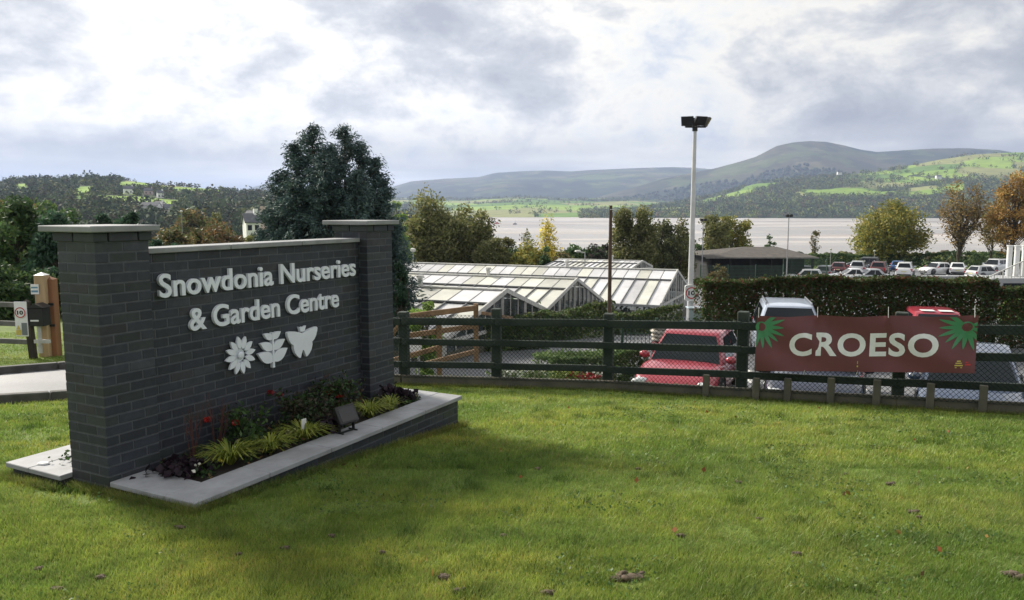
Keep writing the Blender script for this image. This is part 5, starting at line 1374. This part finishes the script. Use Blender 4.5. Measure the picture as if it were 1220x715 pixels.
pb=thing('notice_board','pale rectangular notice board seen through the netting behind the fence','sign',(x,17.4,g1(x,17.4))); zz_=z-g1(x,17.4); MB().box(-.17,.17,0,.03,zz_,zz_+.46,None,.005).build('board',whp,pb); MB().tube((-.1,.05,0),(-.1,.05,zz_+.3),.03,.03,6).tube((.1,.05,0),(.1,.05,zz_+.3),.03,.03,6).build('leg',galm,pb)
# green mesh screens and benches between greenhouse and cars
grm=mat('green_mesh_screen',(.02,.055,.035),.7,.3,30)
def screen(px0,px1,pt,pb_,Y,label,dense=.12):
    a=W(px0,pt,Y);b_=W(px1,pt,Y);zb=W(px0,pb_,Y).z; t=thing('mesh_screen',label,'mesh fence',(a.x,Y,zb)); L=b_.x-a.x; h=a.z-zb
    mb=MB()
    for i in range(int(L/dense)+1): mb.tube((i*dense,0,0),(i*dense,0,h),.012,.012,4,False)
    for j in range(int(h/.3)+1): mb.tube((0,0.014,j*.3),(L,0.014,j*.3),.012,.012,4,False)
    mb.build('mesh_panel',grm,t); 
    k=max(1,int(L/2.2))
    for i in range(k+1): MB().box(L*i/k-.04,L*i/k+.04,.02,.10,-.3,h+.05,None,.006).build('post',grm,t)
screen(742,783,381,409,24,'green mesh screen behind the low hedge, left of the red car')
screen(934,986,308,332,72,'green mesh screen in front of the pavilion','' and 0 or .10)
screen(835,934,316,334,66,'long green mesh screen behind the tall hedge below the pavilion',.10)

sk=mat('woven_sack',(.40,.37,.32),.8,.25,6); skr=mat('maroon_sack',(.10,.012,.02),.7,.2,6)
x=W(793,400,23.5).x
for i in range(7):
    z=g1(x,23.5)+.12*i; m=skr if i in(0,1,2) else sk; V,Fc=ICO; V=np.sign(V)*np.abs(V)**.7*np.array([.42,.30,.07])*(1+.03*rng.random((len(V),1)))
    o=npmesh('compost_sack',TV(Matrix.Rotation(rng.normal(0,.05),4,'Z'),V),Fc,m,loc=(x+rng.normal(0,.03),23.5,z+.07),smooth=True)
    tag(o,['bottom maroon','second maroon','third maroon','lowest pale','second pale','third pale','topmost pale'][i]+' sack in the stack behind the red car','sack','sacks stacked behind the red car')
# --- pavilion
rfm=mat('grey_felt_roof',(.055,.05,.044),.9,.25,2,c2=(.10,.09,.078)); dkt=mat('dark_timber_wall',(.012,.013,.012),.85,.3,2)
YP=80; xl=W(841,305,YP-3.2).x; xr=W(976,305,YP-3.2).x; ze=W(900,304.5,YP).z; zr=W(900,293.5,YP+3).z; xc0,xc1=W(883,291,YP+3).x,W(922,291,YP+3).x; zg=g1((xl+xr)/2,YP)
pv_=thing('pavilion','low dark pavilion with a wide shallow grey hipped roof beyond the hedge','pavilion',((xl+xr)/2,YP,zg)); cx=(xl+xr)/2
y0,y1=YP-3.2,YP+7
MB().add([(xl,y0,ze),(xr,y0,ze),(xr,y1,ze),(xl,y1,ze),(xc0,YP+2,zr),(xc1,YP+2,zr)],[(0,1,5,4),(1,2,5),(2,3,4,5),(3,0,4),(0,3,2,1)]).build('roof',rfm,pv_,world=True)
MB().box(xl+.9,xr-.9,y0+1.4,y1-1,zg-.3,ze-.03).build('wall',dkt,pv_,world=True)
MB().beam((xl,y0,ze-.06),(xr,y0,ze-.06),.06,.12).beam((xr,y0,ze-.06),(xr,y1,ze-.06),.06,.12).build('fascia',rw,pv_,world=True)
for i in range(6): xx=xl+.5+(xr-xl-1)*i/5; MB().box(xx-.09,xx+.09,y0+.25,y0+.43,zg-.3,ze-.04).build('post',dkt,pv_,world=True)
a=W(935,289,95); 
# --- ramp building at the right edge
rendg=mat('grey_render',(.32,.33,.34),.8,.08,2)
YR=46; x0=W(1163,345,YR).x; zt0=W(1180,332,YR).z; zg=g1(x0,YR)
rp=thing('ramp_building','grey rendered ramp wall with pale railing at the right edge','building',(x0,YR,zg))
xR=W(1290,300,YR).x; 
MB().prism([(W(1172,338,YR).x,W(1172,338,YR).z),(W(1184,332,YR).x,W(1184,332,YR).z),(xR,W(1220,331,YR).z),(xR,zg-.3),(W(1172,338,YR).x,zg-.3)][::-1],Matrix.Translation((0,YR+2.2,0))@Matrix.Rotation(R(90),4,'X'),2.2).build('wall',rendg,rp,world=True)
MB().box(W(1195,343,YR).x,xR,YR-.03,YR-.004,W(1195,344.5,YR).z,W(1195,337.5,YR).z).build('window',cgl,rp,world=True)
pa=W(1176,332,YR); pb_=W(1222,311,YR); slope=(pb_.z-pa.z)/(pb_.x-pa.x)
mb=MB(); mb.beam(pa+Vector((0,.15,0)),pa+Vector((xR-pa.x,.15,slope*(xR-pa.x))),.06,.06)
mb.build('handrail',gtim,rp,world=True); mb=MB()
for i in range(22):
    xx=pa.x+i*.17; 
    if xx<xR: mb.tube((xx,YR+.15,W(1184,332,YR).z),(xx,YR+.15,pa.z+slope*(xx-pa.x)),.013 if i%3 else .035,None,5)
mb.build('balusters',gtim,rp,world=True)
for i,px in enumerate((1203.5,1212.5,1221.5)):
    a=W(px,293.5,YR+1.5); zb=W(px,331,YR+1.5).z
    t=thing('white_post',['left','middle','right'][i]+' one of the three white round posts on the ramp','post',(a.x,a.y,zb),0,'white posts on the ramp')
    MB().tube((0,0,0),(0,0,a.z-zb),.15,.15,14).lathe([(.19,a.z-zb),(.19,a.z-zb+.06)],None,14).build('post',whp,t,sharp=40)
# gate/grey retaining kerb strip between far cars
tag(MB().box(W(1104,335,72).x,W(1170,335,72).x,71.5,72.2,g1(26,72)-.2,W(1104,328.5,72).z,None,.03).build('retaining_wall',rendg,None,sharp=40),'low pale grey retaining wall below the white cars','wall')
# --- trees
barkm=mat('grey_brown_bark',(.07,.055,.04),.9,.35,3,bmp=.5); 
treeleaf=leafmat('tree_leaf',tint=(1.85,1.82,1.75),trans=.38,rough=.6)
FAM={'olive':[(.085,.095,.032),(.11,.115,.042),(.065,.078,.028),(.13,.125,.06)],
'dark':[(.030,.060,.022),(.045,.08,.028),(.025,.045,.022),(.06,.09,.03)],
'pine':[(.022,.050,.030),(.035,.065,.035),(.018,.038,.026)],
'brown':[(.085,.06,.028),(.06,.075,.028),(.11,.085,.035),(.05,.06,.025)],
'autumn':[(.20,.115,.035),(.25,.15,.045),(.14,.085,.03),(.17,.14,.045)],
'yellow':[(.35,.30,.06),(.25,.24,.06),(.42,.34,.08)],
'gold':[(.16,.15,.035),(.11,.12,.03),(.20,.17,.04),(.08,.10,.03)],
'lime':[(.12,.19,.04),(.17,.24,.06),(.08,.14,.035)]}
def tree(name,label,px,ptop,wpx,Y,fam,n=5000,leaf=.16,pbase=None,lobes=None,trunk=.12,sparse=1.0,cat='tree',group=None,bottom=.12,shape='round',dy=1.0,asp=.45,clump=.16,stems=1):
    """crown silhouette width wpx px, top at ptop; foot on the ground at depth Y"""
    a=at(px,ptop,Y); x=a[0]; z0=g1(x,Y); H=a[2]-z0; Rr=wpx/2/F*Y
    t=thing(name,label,cat,(x,Y,z0),rng.random()*0,group)
    K=max(10,int(34*lobes if lobes else 34))
    # clump centres
    cs_=[]
    while len(cs_)<K:
        u=rng.normal(size=3); u/=np.linalg.norm(u); r=(.45+.5*rng.random())
        c=u*r
        hz=bottom+(1-bottom)*(c[2]*.5+.5)
        if shape=='round': wr=1
        elif shape=='cone': wr=max(.12,1.15*(1-((hz-bottom)/(1-bottom))**1.2))
        elif shape=='column': wr=.85+.15*math.sin(hz*5)
        elif shape=='vase': wr=.45+.75*((hz-bottom)/(1-bottom))**.8
        cs_.append((c[0]*Rr*.84*wr,c[1]*Rr*.84*wr*dy,hz*H*.94))
    cs_=np.array(cs_)
    # limbs
    mb=MB(); 
    for s in range(stems):
        off=Vector((rng.normal(0,.12)*(stems>1)*Rr,rng.normal(0,.1)*(stems>1)*Rr,0)); top=Vector((rng.normal(0,.05)*Rr,rng.normal(0,.05)*Rr,H*.80))+off*2
        prev=off.copy(); rp_=trunk
        for k in range(1,7):
            q=off.lerp(top,k/6)+Vector((rng.normal(0,.02)*H,rng.normal(0,.02)*H,0)); r2=trunk*(1-k/7.2); mb.tube(prev,q,rp_,r2,8,False); prev=q; rp_=r2
        for c in cs_[s::stems]:
            h0=max(.12*H,c[2]*(.35+.3*rng.random())); p0=off.lerp(top,min(1,h0/(H*.8))); c_=Vector(c); mid=p0.lerp(c_,.5)+Vector((rng.normal(0,.03)*H,rng.normal(0,.03)*H,.03*H))
            r0=trunk*.34; mb.tube(p0,mid,r0,r0*.6,5,False); mb.tube(mid,c_,r0*.6,r0*.22,5,False)
            for q in range(3): e=c_+Vector(rng.normal(0,clump*Rr*1.1,3)); mb.tube(mid.lerp(c_,.6+.2*rng.random()),e,r0*.25,r0*.08,4,False)
    tr_=mb.build('trunk',barkm,t,smooth=True)
    ci=rng.integers(K,size=n); sc=(.65+.7*rng.random(K)); u=rng.normal(size=(n,3)); u/=np.linalg.norm(u,axis=1)[:,None]
    rad=(rng.random(n)**.45)*(1+.35*(rng.random(n)<.08)); P=cs_[ci]+u*rad[:,None]*(sc[ci]*clump*2.0*Rr)[:,None]*np.array([1,1,.8 if shape!='column' else 1.2])
    P[:,2]=np.clip(P[:,2],.02*H,None)
    P=P[rng.random(n)<sparse]
    V,Q=leafquads(P,leaf,asp)
    cl_=(.75+.5*rng.random(K))[ci[:len(P)]]
    npmesh('crown',V,Q,treeleaf,t,col=leafcols(len(P),FAM[fam] if isinstance(fam,str) else fam,clump=cl_))
    return t
# --- big conifer behind the sign
def conifer():
    Y=24; a=at(397,150,Y); x=a[0]; z0=g1(x,Y); t=thing('conifer_tree','large dark blue green conifer with ragged peaks behind the right brick pillar','tree',(x,Y,z0))
    sp_list=[(371,151,.0,1.75),(411,152,.25,1.7),(392,174,-.3,1.6),(446,189,-.1,1.15),(353,172,.1,1.35),(334,205,0,1.25),(428,172,.4,1.3),(458,214,.0,.95),(322,250,.1,1.0),(470,262,.1,.75),(385,185,-.9,1.6),(425,205,-.8,1.3),(350,215,-.8,1.3)]
    mb=MB(); Ps=[];Ds=[];Cc=[];Sz=[]
    for px,pt,dyy,rad in sp_list:
        q=at(px,pt,Y+dyy); ax_=np.array([q[0]-x,dyy]); H=q[2]-z0
        mb.tube((ax_[0]*.5,ax_[1]*.5,0),(ax_[0],ax_[1],H*.95),.12,.02,7,False)
        nb=int(95*rad/1.5+20)
        for b_ in range(nb):
            f=(b_+rng.random())/nb; h=H*(1-f**1.15*.97); # from top down
            L=rad*(.05+.98*min(1,f*1.2)**.9)*(.55+.6*rng.random()); a_=rng.random()*6.283
            d=np.array([math.cos(a_),math.sin(a_)]); tone=.75+.5*rng.random()
            nk=int(10+30*L/rad)
            s=rng.random(nk)**.7; up=.30*L*np.sin(s*1.9)-.16*L*s**2
            px_=ax_[0]+d[0]*L*s; py_=ax_[1]+d[1]*L*s; pz_=h+up
            sprd=.05+.13*s*L/1.2
            P=np.stack([px_+rng.normal(0,1,nk)*sprd,py_+rng.normal(0,1,nk)*sprd,pz_-abs(rng.normal(0,1,nk))*.09],1)
            D=np.stack([d[0]+rng.normal(0,.4,nk),d[1]+rng.normal(0,.4,nk),rng.normal(.25,.5,nk)],1)
            Ps.append(P);Ds.append(D);Cc.append(np.full(nk,tone));Sz.append(.075+.05*rng.random(nk))
            if b_%4==0: mb.tube((ax_[0]*.9,ax_[1]*.9,h*.97),(ax_[0]+d[0]*L*.8,ax_[1]+d[1]*L*.8,h+.1*L),.02,.006,4,False)
            # drooping/arching tip spray
            tip=np.array([ax_[0]+d[0]*L,ax_[1]+d[1]*L,h+.22*L])
            m=9; tt=np.linspace(0,1,m); P=tip+np.stack([d[0]*.22*tt,d[1]*.22*tt,.10*tt-.16*tt**2],1)+rng.normal(0,.018,(m,3)); D=np.stack([np.full(m,d[0]),np.full(m,d[1]),.4-1.2*tt],1)
            Ps.append(P);Ds.append(D);Cc.append(np.full(m,tone*1.1));Sz.append(np.full(m,.07))
    mb.build('trunk',barkm,t)
    P=np.concatenate(Ps);D=np.concatenate(Ds);c=np.concatenate(Cc);s=np.concatenate(Sz)
    P=np.repeat(P,4,0)+rng.normal(0,.05,(len(P)*4,3)); D=np.repeat(D,4,0);c=np.repeat(c,4);s=np.repeat(s,4)*.66; P[:,2]=np.clip(P[:,2],.1,None)
    D/=np.linalg.norm(D,axis=1)[:,None]
    V,Q=leafquads(P,s,.28,droop=D,jit=.35)
    npmesh('crown',V,Q,leafmat('conifer_spray',trans=.12,rough=.65),t,col=leafcols(len(P),[(.060,.105,.102),(.080,.130,.118),(.048,.082,.086),(.10,.145,.12)],clump=c))
conifer()
G1='dark trees behind the left pillar'
TR=[
('pine_tree','dark pine at the far left edge behind the rail fence',14,226,120,31,'dark',9000,.11,dict(shape='round',bottom=.02)),
('pine_tree','dark bushy pine just left of the left pillar top',62,244,80,29,'pine',8000,.10,dict(shape='cone',bottom=.0)),
('pine_tree','dark green pine whose crown rises over the left pillar cap, left of the others',85,240,70,42,'dark',6000,.13,dict(bottom=.05)),
('pine_tree','pointed dark pine above the middle of the left pillar cap',122,234,60,44,'pine',6000,.13,dict(shape='cone',bottom=.05)),
('pine_tree','dark pine above the right end of the left pillar cap',152,236,56,43,'pine',6000,.13,dict(bottom=.05)),
('broadleaf_tree','brownish tree seen at the top left edge over the dark pines',-8,222,70,50,'brown',4000,.16,dict(bottom=.05)),
('broadleaf_tree','brown tinged tree between the gate post and the left pillar, farther back',40,236,60,55,'brown',4000,.18,dict(bottom=.05)),
('bush','low dark bush filling the gap under the pines at the far left',-10,318,110,24,'dark',6000,.08,dict(bottom=.0)),
('bush','dark undergrowth bush behind the speed notice',30,322,90,24,'dark',6000,.08,dict(bottom=.0)),
('bush','dark undergrowth bush behind the orange gate post',75,318,80,25,'pine',6000,.08,dict(bottom=.0)),
('bush','deep green bush just right of the left pillar cap',192,277,56,30,'pine',5500,.085,dict(bottom=.0)),
('bush','dark bush above the left end of the sign wall coping',222,284,60,33,'dark',5000,.09,dict(bottom=.0)),
('broadleaf_tree','olive brown tree above the left part of the sign wall',196,262,70,62,'brown',4500,.17,dict(bottom=.05)),
('broadleaf_tree','rusty brown tree above the middle of the sign wall',238,255,72,66,'brown',5000,.18,dict(bottom=.05)),
('broadleaf_tree','darker rusty tree above the wall between the brown tree and the conifer',270,258,66,60,[(.07,.05,.025),(.10,.06,.028),(.05,.05,.022)],4500,.16,dict(bottom=.05)),
('broadleaf_tree','green brown tree beside the white house left of the conifer',298,268,46,58,'olive',3500,.15,dict(bottom=.03)),
('broadleaf_tree','bare brown tree on the slope between the houses and the sign',226,244,50,140,'brown',2500,.35,dict(bottom=.05)),
('broadleaf_tree','distant round tree just above the brown trees over the sign',256,247,44,150,'olive',2500,.35,dict(bottom=.05)),
('willow_tree','broad olive willow right of the right brick pillar',515,230,104,70,'olive',15000,.17,dict(lobes=2.2,bottom=.06,trunk=.25)),
('willow_tree','second olive willow overlapping the broad one on its right',562,238,70,73,'olive',9000,.17,dict(lobes=1.6,bottom=.06,trunk=.22)),
('willow_tree','lower olive shrubby willow sloping down to the estuary view',590,272,58,68,'olive',6000,.16,dict(bottom=.0,trunk=.15)),
('willow_tree','small pale green willow right behind the right pillar',474,228,40,60,'lime',5000,.15,dict(bottom=.1)),
('birch_tree','slender yellow leaved birch standing against the bright estuary',652,250,30,80,'yellow',1100,.16,dict(shape='column',trunk=.07,bottom=.2,clump=.25)),
('birch_tree','small nearly bare sapling left of the yellow birch',629,262,22,82,'olive',220,.16,dict(shape='vase',trunk=.05,bottom=.3,clump=.25)),
('bush','rounded yellow olive bush left of the yellow birch',630,288,56,66,'gold',4500,.15,dict(bottom=.0)),
('bush','dark green cone shaped bush under the yellow birch',650,287,28,64,'dark',2500,.13,dict(shape='cone',bottom=.0)),
('bush','olive bush right of the yellow birch',668,292,38,67,'brown',3500,.14,dict(bottom=.0)),
('bush','dark ragged bush against the water between birch and brown pole',690,288,46,75,'dark',3500,.16,dict(bottom=.0)),
('bush','dark ragged bush just left of the brown pole',715,285,36,74,[(.04,.03,.03),(.03,.045,.025)],3000,.16,dict(bottom=.0)),
('poplar_tree','slim olive poplar immediately right of the brown pole',744,247,48,78,'olive',8500,.16,dict(shape='column',bottom=.03,trunk=.14)),
('poplar_tree','middle slim poplar between the brown pole and the mast',768,248,52,77,'olive',8500,.16,dict(shape='column',bottom=.03,trunk=.14)),
('poplar_tree','darker slim poplar just left of the floodlight mast',791,250,50,79,[(.06,.075,.03),(.08,.09,.035),(.05,.055,.03)],5500,.16,dict(shape='column',bottom=.03,trunk=.14)),
('poplar_tree','shorter poplar crown touching the left side of the mast',812,258,44,80,'olive',4000,.16,dict(shape='column',bottom=.03,trunk=.12)),
('broadleaf_tree','olive tree just right of the floodlight mast',848,244,50,88,'olive',6500,.18,dict(bottom=.03)),
('broadleaf_tree','greener loose tree right of the mast above the pavilion roof',874,248,56,92,'gold',6500,.18,dict(bottom=.03,sparse=.9)),
('conifer_bush','small dark round conifer above the pavilion roof',917,277,20,105,'dark',1800,.18,dict(bottom=.0)),
('birch_tree','small bare sapling against the water over the pavilion',972,266,16,125,'brown',260,.2,dict(shape='column',trunk=.06,bottom=.3)),
('willow_tree','big round golden olive willow beyond the parked cars',1062,238,98,124,'gold',16000,.24,dict(lobes=2.2,bottom=.05,trunk=.3)),
('autumn_tree','loose orange brown autumn tree with visible branches',1150,207,62,112,[(.15,.10,.045),(.11,.08,.035),(.19,.13,.045),(.08,.075,.03)],3600,.18,dict(lobes=2.4,bottom=.22,trunk=.22,clump=.17,shape='vase')),
('autumn_tree','bright orange autumn tree cut by the right picture edge',1213,190,68,108,'autumn',8000,.18,dict(lobes=2.6,bottom=.12,trunk=.22,clump=.14)),
('autumn_tree','smaller orange tinted tree behind the bright autumn tree',1186,232,44,116,[(.14,.10,.035),(.10,.09,.03)],1800,.20,dict(bottom=.2,trunk=.14)),
('shrub','pale green shrub against the roof of the nearest greenhouse',506,343,44,19,'lime',5500,.05,dict(bottom=.0,trunk=.04)),
('shrub','dark shrub at the fence end beside the right pillar',477,300,26,22,'pine',4000,.07,dict(bottom=.0,shape='column',trunk=.05)),
('shrub','brown tinted shrub behind the screen left of the pavilion',858,312,30,62,'brown',1500,.10,dict(bottom=.0,trunk=.05)),
('shrub','yellow green shrub at the hedge end under the ramp wall',1206,343,34,30,'lime',2500,.06,dict(bottom=.0,trunk=.05)),
]
for nm,lab,px,pt,w_,Y,fam,n,leaf,kw in TR:
    kw=dict(kw); tree(nm,lab,px,pt,w_,Y,fam,n,leaf,cat='bush' if nm in('bush','shrub','conifer_bush') else 'tree',**kw)
# --- hedges
def hedge(name,label,pa,pb,h,wd,n,leaf,fam,top_noise=.12,group=None,cat='hedge'):
    pa=np.array(pa,float);pb=np.array(pb,float);L=np.linalg.norm(pb-pa);d=(pb-pa)/L;nn=np.array([-d[1],d[0]])
    cxy=(pa+pb)/2; z0=g1(*cxy); t=thing(name,label,cat,(cxy[0],cxy[1],z0),0,group)
    s=rng.random(n)*L; side=rng.random(n); 
    v=np.where(side<.45,-wd/2+abs(rng.normal(0,.08,n)),np.where(side<.6,wd/2-abs(rng.normal(0,.08,n)),(rng.random(n)-.5)*wd)); hh=np.where(side<.6,rng.random(n),1-abs(rng.normal(0,.05,n)))
    v=v+.12*(fbm(s*1.4,hh*3,7)-.5)*2
    X=pa[0]+d[0]*s+nn[0]*v; Y=pa[1]+d[1]*s+nn[1]*v
    top=h*(1+top_noise*(fbm(s*.8,v*2+5,9,4)-.5)*2)+.05*rng.normal(size=n)*(rng.random(n)<.2)
    Z=gz(X,Y)+hh*top
    P=np.stack([X,Y,Z],1); V,Q=leafquads(P,leaf,.5); patch=.75+.5*fbm(s*1.1,hh*2,31,3)
    npmesh('foliage',V,Q,treeleaf,t,world=True,col=leafcols(n,FAM[fam] if isinstance(fam,str) else fam,clump=patch))
    mb=MB()
    for k in range(int(L/.6)): 
        x=pa[0]+d[0]*(k+.5)*.6;y=pa[1]+d[1]*(k+.5)*.6; zz=g1(x,y)
        for q in range(3): mb.tube((x,y,zz),(x+nn[0]*rng.normal(0,wd*.25)+d[0]*rng.normal(0,.15),y+nn[1]*rng.normal(0,wd*.25),zz+h*(.6+.3*rng.random())),.025,.008,5,False)
    mb.build('stems',barkm,t,world=True); return t
HG=[(.022,.042,.012),(.032,.055,.015),(.038,.038,.015),(.06,.026,.015),(.035,.06,.018)]
xa=at(834,350,24.6)[0]; xb=at(1175,350,25)[0]
hedge('clipped_hedge','tall dark clipped hedge with reddish tips behind the car park bay',(xa,24.8),(xb,25.0),2.22,1.3,72000,.058,HG,.09)
hedge('clipped_hedge','lower continuation of the tall hedge at the right edge below the ramp',(xb+.1,25.0),(xb+7,25.6),1.95,1.2,30000,.058,HG,.05)
hedge('low_hedge','waist high bushy green hedge between the brown pole and the red car',(at(645,430,16.2)[0],16.6),(at(762,430,17.5)[0],17.6),.95,.9,16000,.038,[(.05,.09,.03),(.08,.12,.04),(.10,.14,.06)],.2)
for lab,pA,pB,h,fam in (('dark boundary hedge behind the greenhouses and below the willows',(-14,84),(14,86),3.0,'dark'),('dark boundary hedge behind the mast and pavilion',(14,98),(36,118),3.0,'dark'),('long dark field hedge under the round willow',(36,122),(66,124),2.0,'dark'),('long dark field hedge below the orange autumn trees',(66,124),(100,124),2.4,'dark'),('dark hedge hiding the car park edge left of the greenhouses',(-26,60),(-9,66),3.0,'dark')):
    hedge('field_hedge',lab,pA,pB,h,1.8,9000,.17,fam,.25)
PD=[(.03,.055,.02),(.05,.08,.025),(.08,.10,.03),(.04,.045,.025)]
for lab,pA,pB,h in (('row of mixed potted shrubs set out below the gable of the nearest greenhouse',(-1.6,24.0),(1.0,24.9),1.05),('row of mixed potted shrubs set out below the gable of the middle greenhouse',(.9,27.6),(3.6,30.6),1.15),('row of dark potted shrubs along the front of the longest greenhouse',(3.8,31.5),(7.0,33.5),1.0)):
    hedge('potted_shrub_row',lab,pA,pB,h,1.1,6500,.06,PD,.45,None,'plants')
# garden bits by the fence
for px,py,Y,lab,cols,nn in ((697,449,14.8,'red flowered pot plant at the fence foot left of the red car',[(.28,.02,.03)],60),(672,446,14.9,'yellow green leafy plant at the fence foot under the low hedge',[(.2,.25,.05)],120),(605,446,14.6,'low white flowered plant at the fence foot near the second post',[(.45,.47,.42),(.1,.15,.05)],160),(640,447,14.6,'small pale leafy plant behind the netting between two posts',[(.3,.32,.2),(.1,.15,.05)],120),(722,441,14.5,'white flowering plant behind the fence post under the brown pole',[(.6,.6,.58),(.08,.12,.04)],110)):
    p=at(px,py,Y); z0=g1(p[0],Y); zt=max(p[2],z0+.2); t=thing('bedding_plant',lab,'plant',(p[0],Y,z0),0,'plants at the fence foot')
    P=rng.normal(0,1,(nn*2,3))*np.array([.16,.1,.05])+np.array([0,0,zt-z0]); V,Q=leafquads(P,.035,.7); npmesh('leaves',V,Q,lm,t,col=leafcols(len(P),cols))
    mb=MB(); 
    for k in range(8): a_=rng.normal(0,.12); mb.tube((a_*.3,0,0),(a_,rng.normal(0,.06),zt-z0),.008,.004,4)
    mb.build('stem',stemm,t)
# weeds along the bank right of centre
n=5000; X=rr(n,-1.5,9); Y=yf(X)+rr(n,.15,1.6); P=np.stack([X,Y,gz(X,Y)+.10*rng.random(n)],1); V,Q=leafquads(P,.05,.25); tag(npmesh('bank_weeds',V,Q,lm,col=leafcols(n,[(.06,.10,.025),(.10,.14,.04),(.16,.15,.07)])),'rough weeds on the short bank just behind the fence','weeds',kind='stuff')
# --- houses on the left hill
hw_=mat('white_render',(.80,.80,.78),.8,.08,.5); hs=mat('slate_roof',(.10,.105,.12),.7,.2,.8); hp=mat('pink_render',(.55,.42,.38),.8,.08,.5)
def house(label,px,pyb,Y,w_,h_,dp,m=hw_,rz=0,chim=1,name='house',cat='house'):
    if 300<Y<1000: Y=hillY(HE,px,pyb)
    a=at(px,pyb,Y); t=thing(name,label,cat,a,rz)
    MB().box(-w_/2,w_/2,-dp/2,dp/2,-4,h_).prism([(-dp/2,h_),(dp/2,h_),(0,h_+dp*.38)],Matrix(((0,0,1,-w_/2),(1,0,0,0),(0,1,0,0),(0,0,0,1))),w_).build('wall',m,t)
    e=.35; k=dp*.38/(dp/2)
    rf=MB()
    for s in (-1,1):
        rf.add([(-w_/2-e,s*(dp/2+e),h_-e*k+.02),(w_/2+e,s*(dp/2+e),h_-e*k+.02),(w_/2+e,0,h_+dp*.38+.04),(-w_/2-e,0,h_+dp*.38+.04),(-w_/2-e,s*(dp/2+e),h_-e*k+.25),(w_/2+e,s*(dp/2+e),h_-e*k+.25),(w_/2+e,0,h_+dp*.38+.27),(-w_/2-e,0,h_+dp*.38+.27)],[(0,1,2,3),(4,7,6,5),(0,4,5,1),(1,5,6,2),(3,2,6,7),(0,3,7,4)])
    r_=rf.build('roof',hs,t)
    for c in range(chim): x=(w_/2-.6)*(1 if c==0 else -1); MB().box(x-.5,x+.5,-.5,.5,h_+dp*.38-.6,h_+dp*.38+1.4).build('chimney',m,r_)
    nw=max(2,int(w_/3))
    for i in range(nw):
        for zz_ in ((1.0,2.3),(3.6,4.8)):
            if zz_[1]<h_: x=-w_/2+w_*(i+.5)/nw; MB().box(x-.5,x+.5,-dp/2-.05,-dp/2-.01,*zz_).build('window',cgl,t)
house('white gabled house on the wooded hillside, highest of all',153,231,800,8,4.6,6,chim=1,rz=.5)
house('pinkish white house right of the highest white house',177,232,790,7,3.6,6,hp,.35); house('small bright white cottage right of the pinkish house',191,236,760,5,4.5,5,rz=.6)
house('long low white roofed building in the dip above the sign',180,248,420,12,1.8,6,chim=0); house('bright white bungalow in the dip right of the long low building',190.5,248.5,410,7,2.6,6,chim=1,rz=-.2)
house('grey roofed house at the right end of the dip, partly behind trees',202,250,400,8,1.6,6,rz=.4,chim=0)
house('white house with tall chimney just left of the conifer',300,279,195,3.4,3.0,5,rz=.5,chim=1); house('grey roofed house behind the white house left of the conifer',306,268,215,5,1.4,6,hp,-.2,1)
# white farms on the right hill
house('pale farm buildings on the pasture near the autumn trees',1118,212,2400,16,5,9,chim=0); house('white cottages among the hillside woods above the round willow',1000,207,2750,15,5,9,chim=0)
# boats on the estuary
boatr=mat('red_boat_paint',(.45,.06,.04),.5,.1,3); boatd=mat('dark_boat_paint',(.05,.05,.06),.5,.1,3)
for px,py,Y,m,l,rz in ((592,265.5,1190,boatr,'small red boat stranded on the mud, farther left',.4),(613.5,266.5,1150,boatd,'dark hulled boat with a mast on the mud flats',.9)):
    a=at(px,py,Y); t=thing('boat',l,'boat',(a[0],Y,-19.6),rz)
    n=9; V=[];
    for i in range(n):
        x=-4+8*i/(n-1); w_=1.4*math.sin(math.pi*(.12+.8*i/(n-1)))**.6; V+=[(x,-w_,1.5),(x,-w_*.6,.2),(x,w_*.6,.2),(x,w_,1.5)]
    Fs=[(4*i+j,4*i+(j+1)%4,4*i+4+(j+1)%4,4*i+4+j) for i in range(n-1) for j in range(4)]+[(0,1,2,3),(4*n-1,4*n-2,4*n-3,4*n-4)]
    npmesh('hull',V,Fs,m,t); MB().box(-1,1.6,-.8,.8,1.5,2.9,None,.1).build('cabin',hw_ if m is boatd else m,t); MB().tube((.5,0,1.4),(.5,0,7 if m is boatd else 4),.09,.05,6).build('mast',boatd,t)
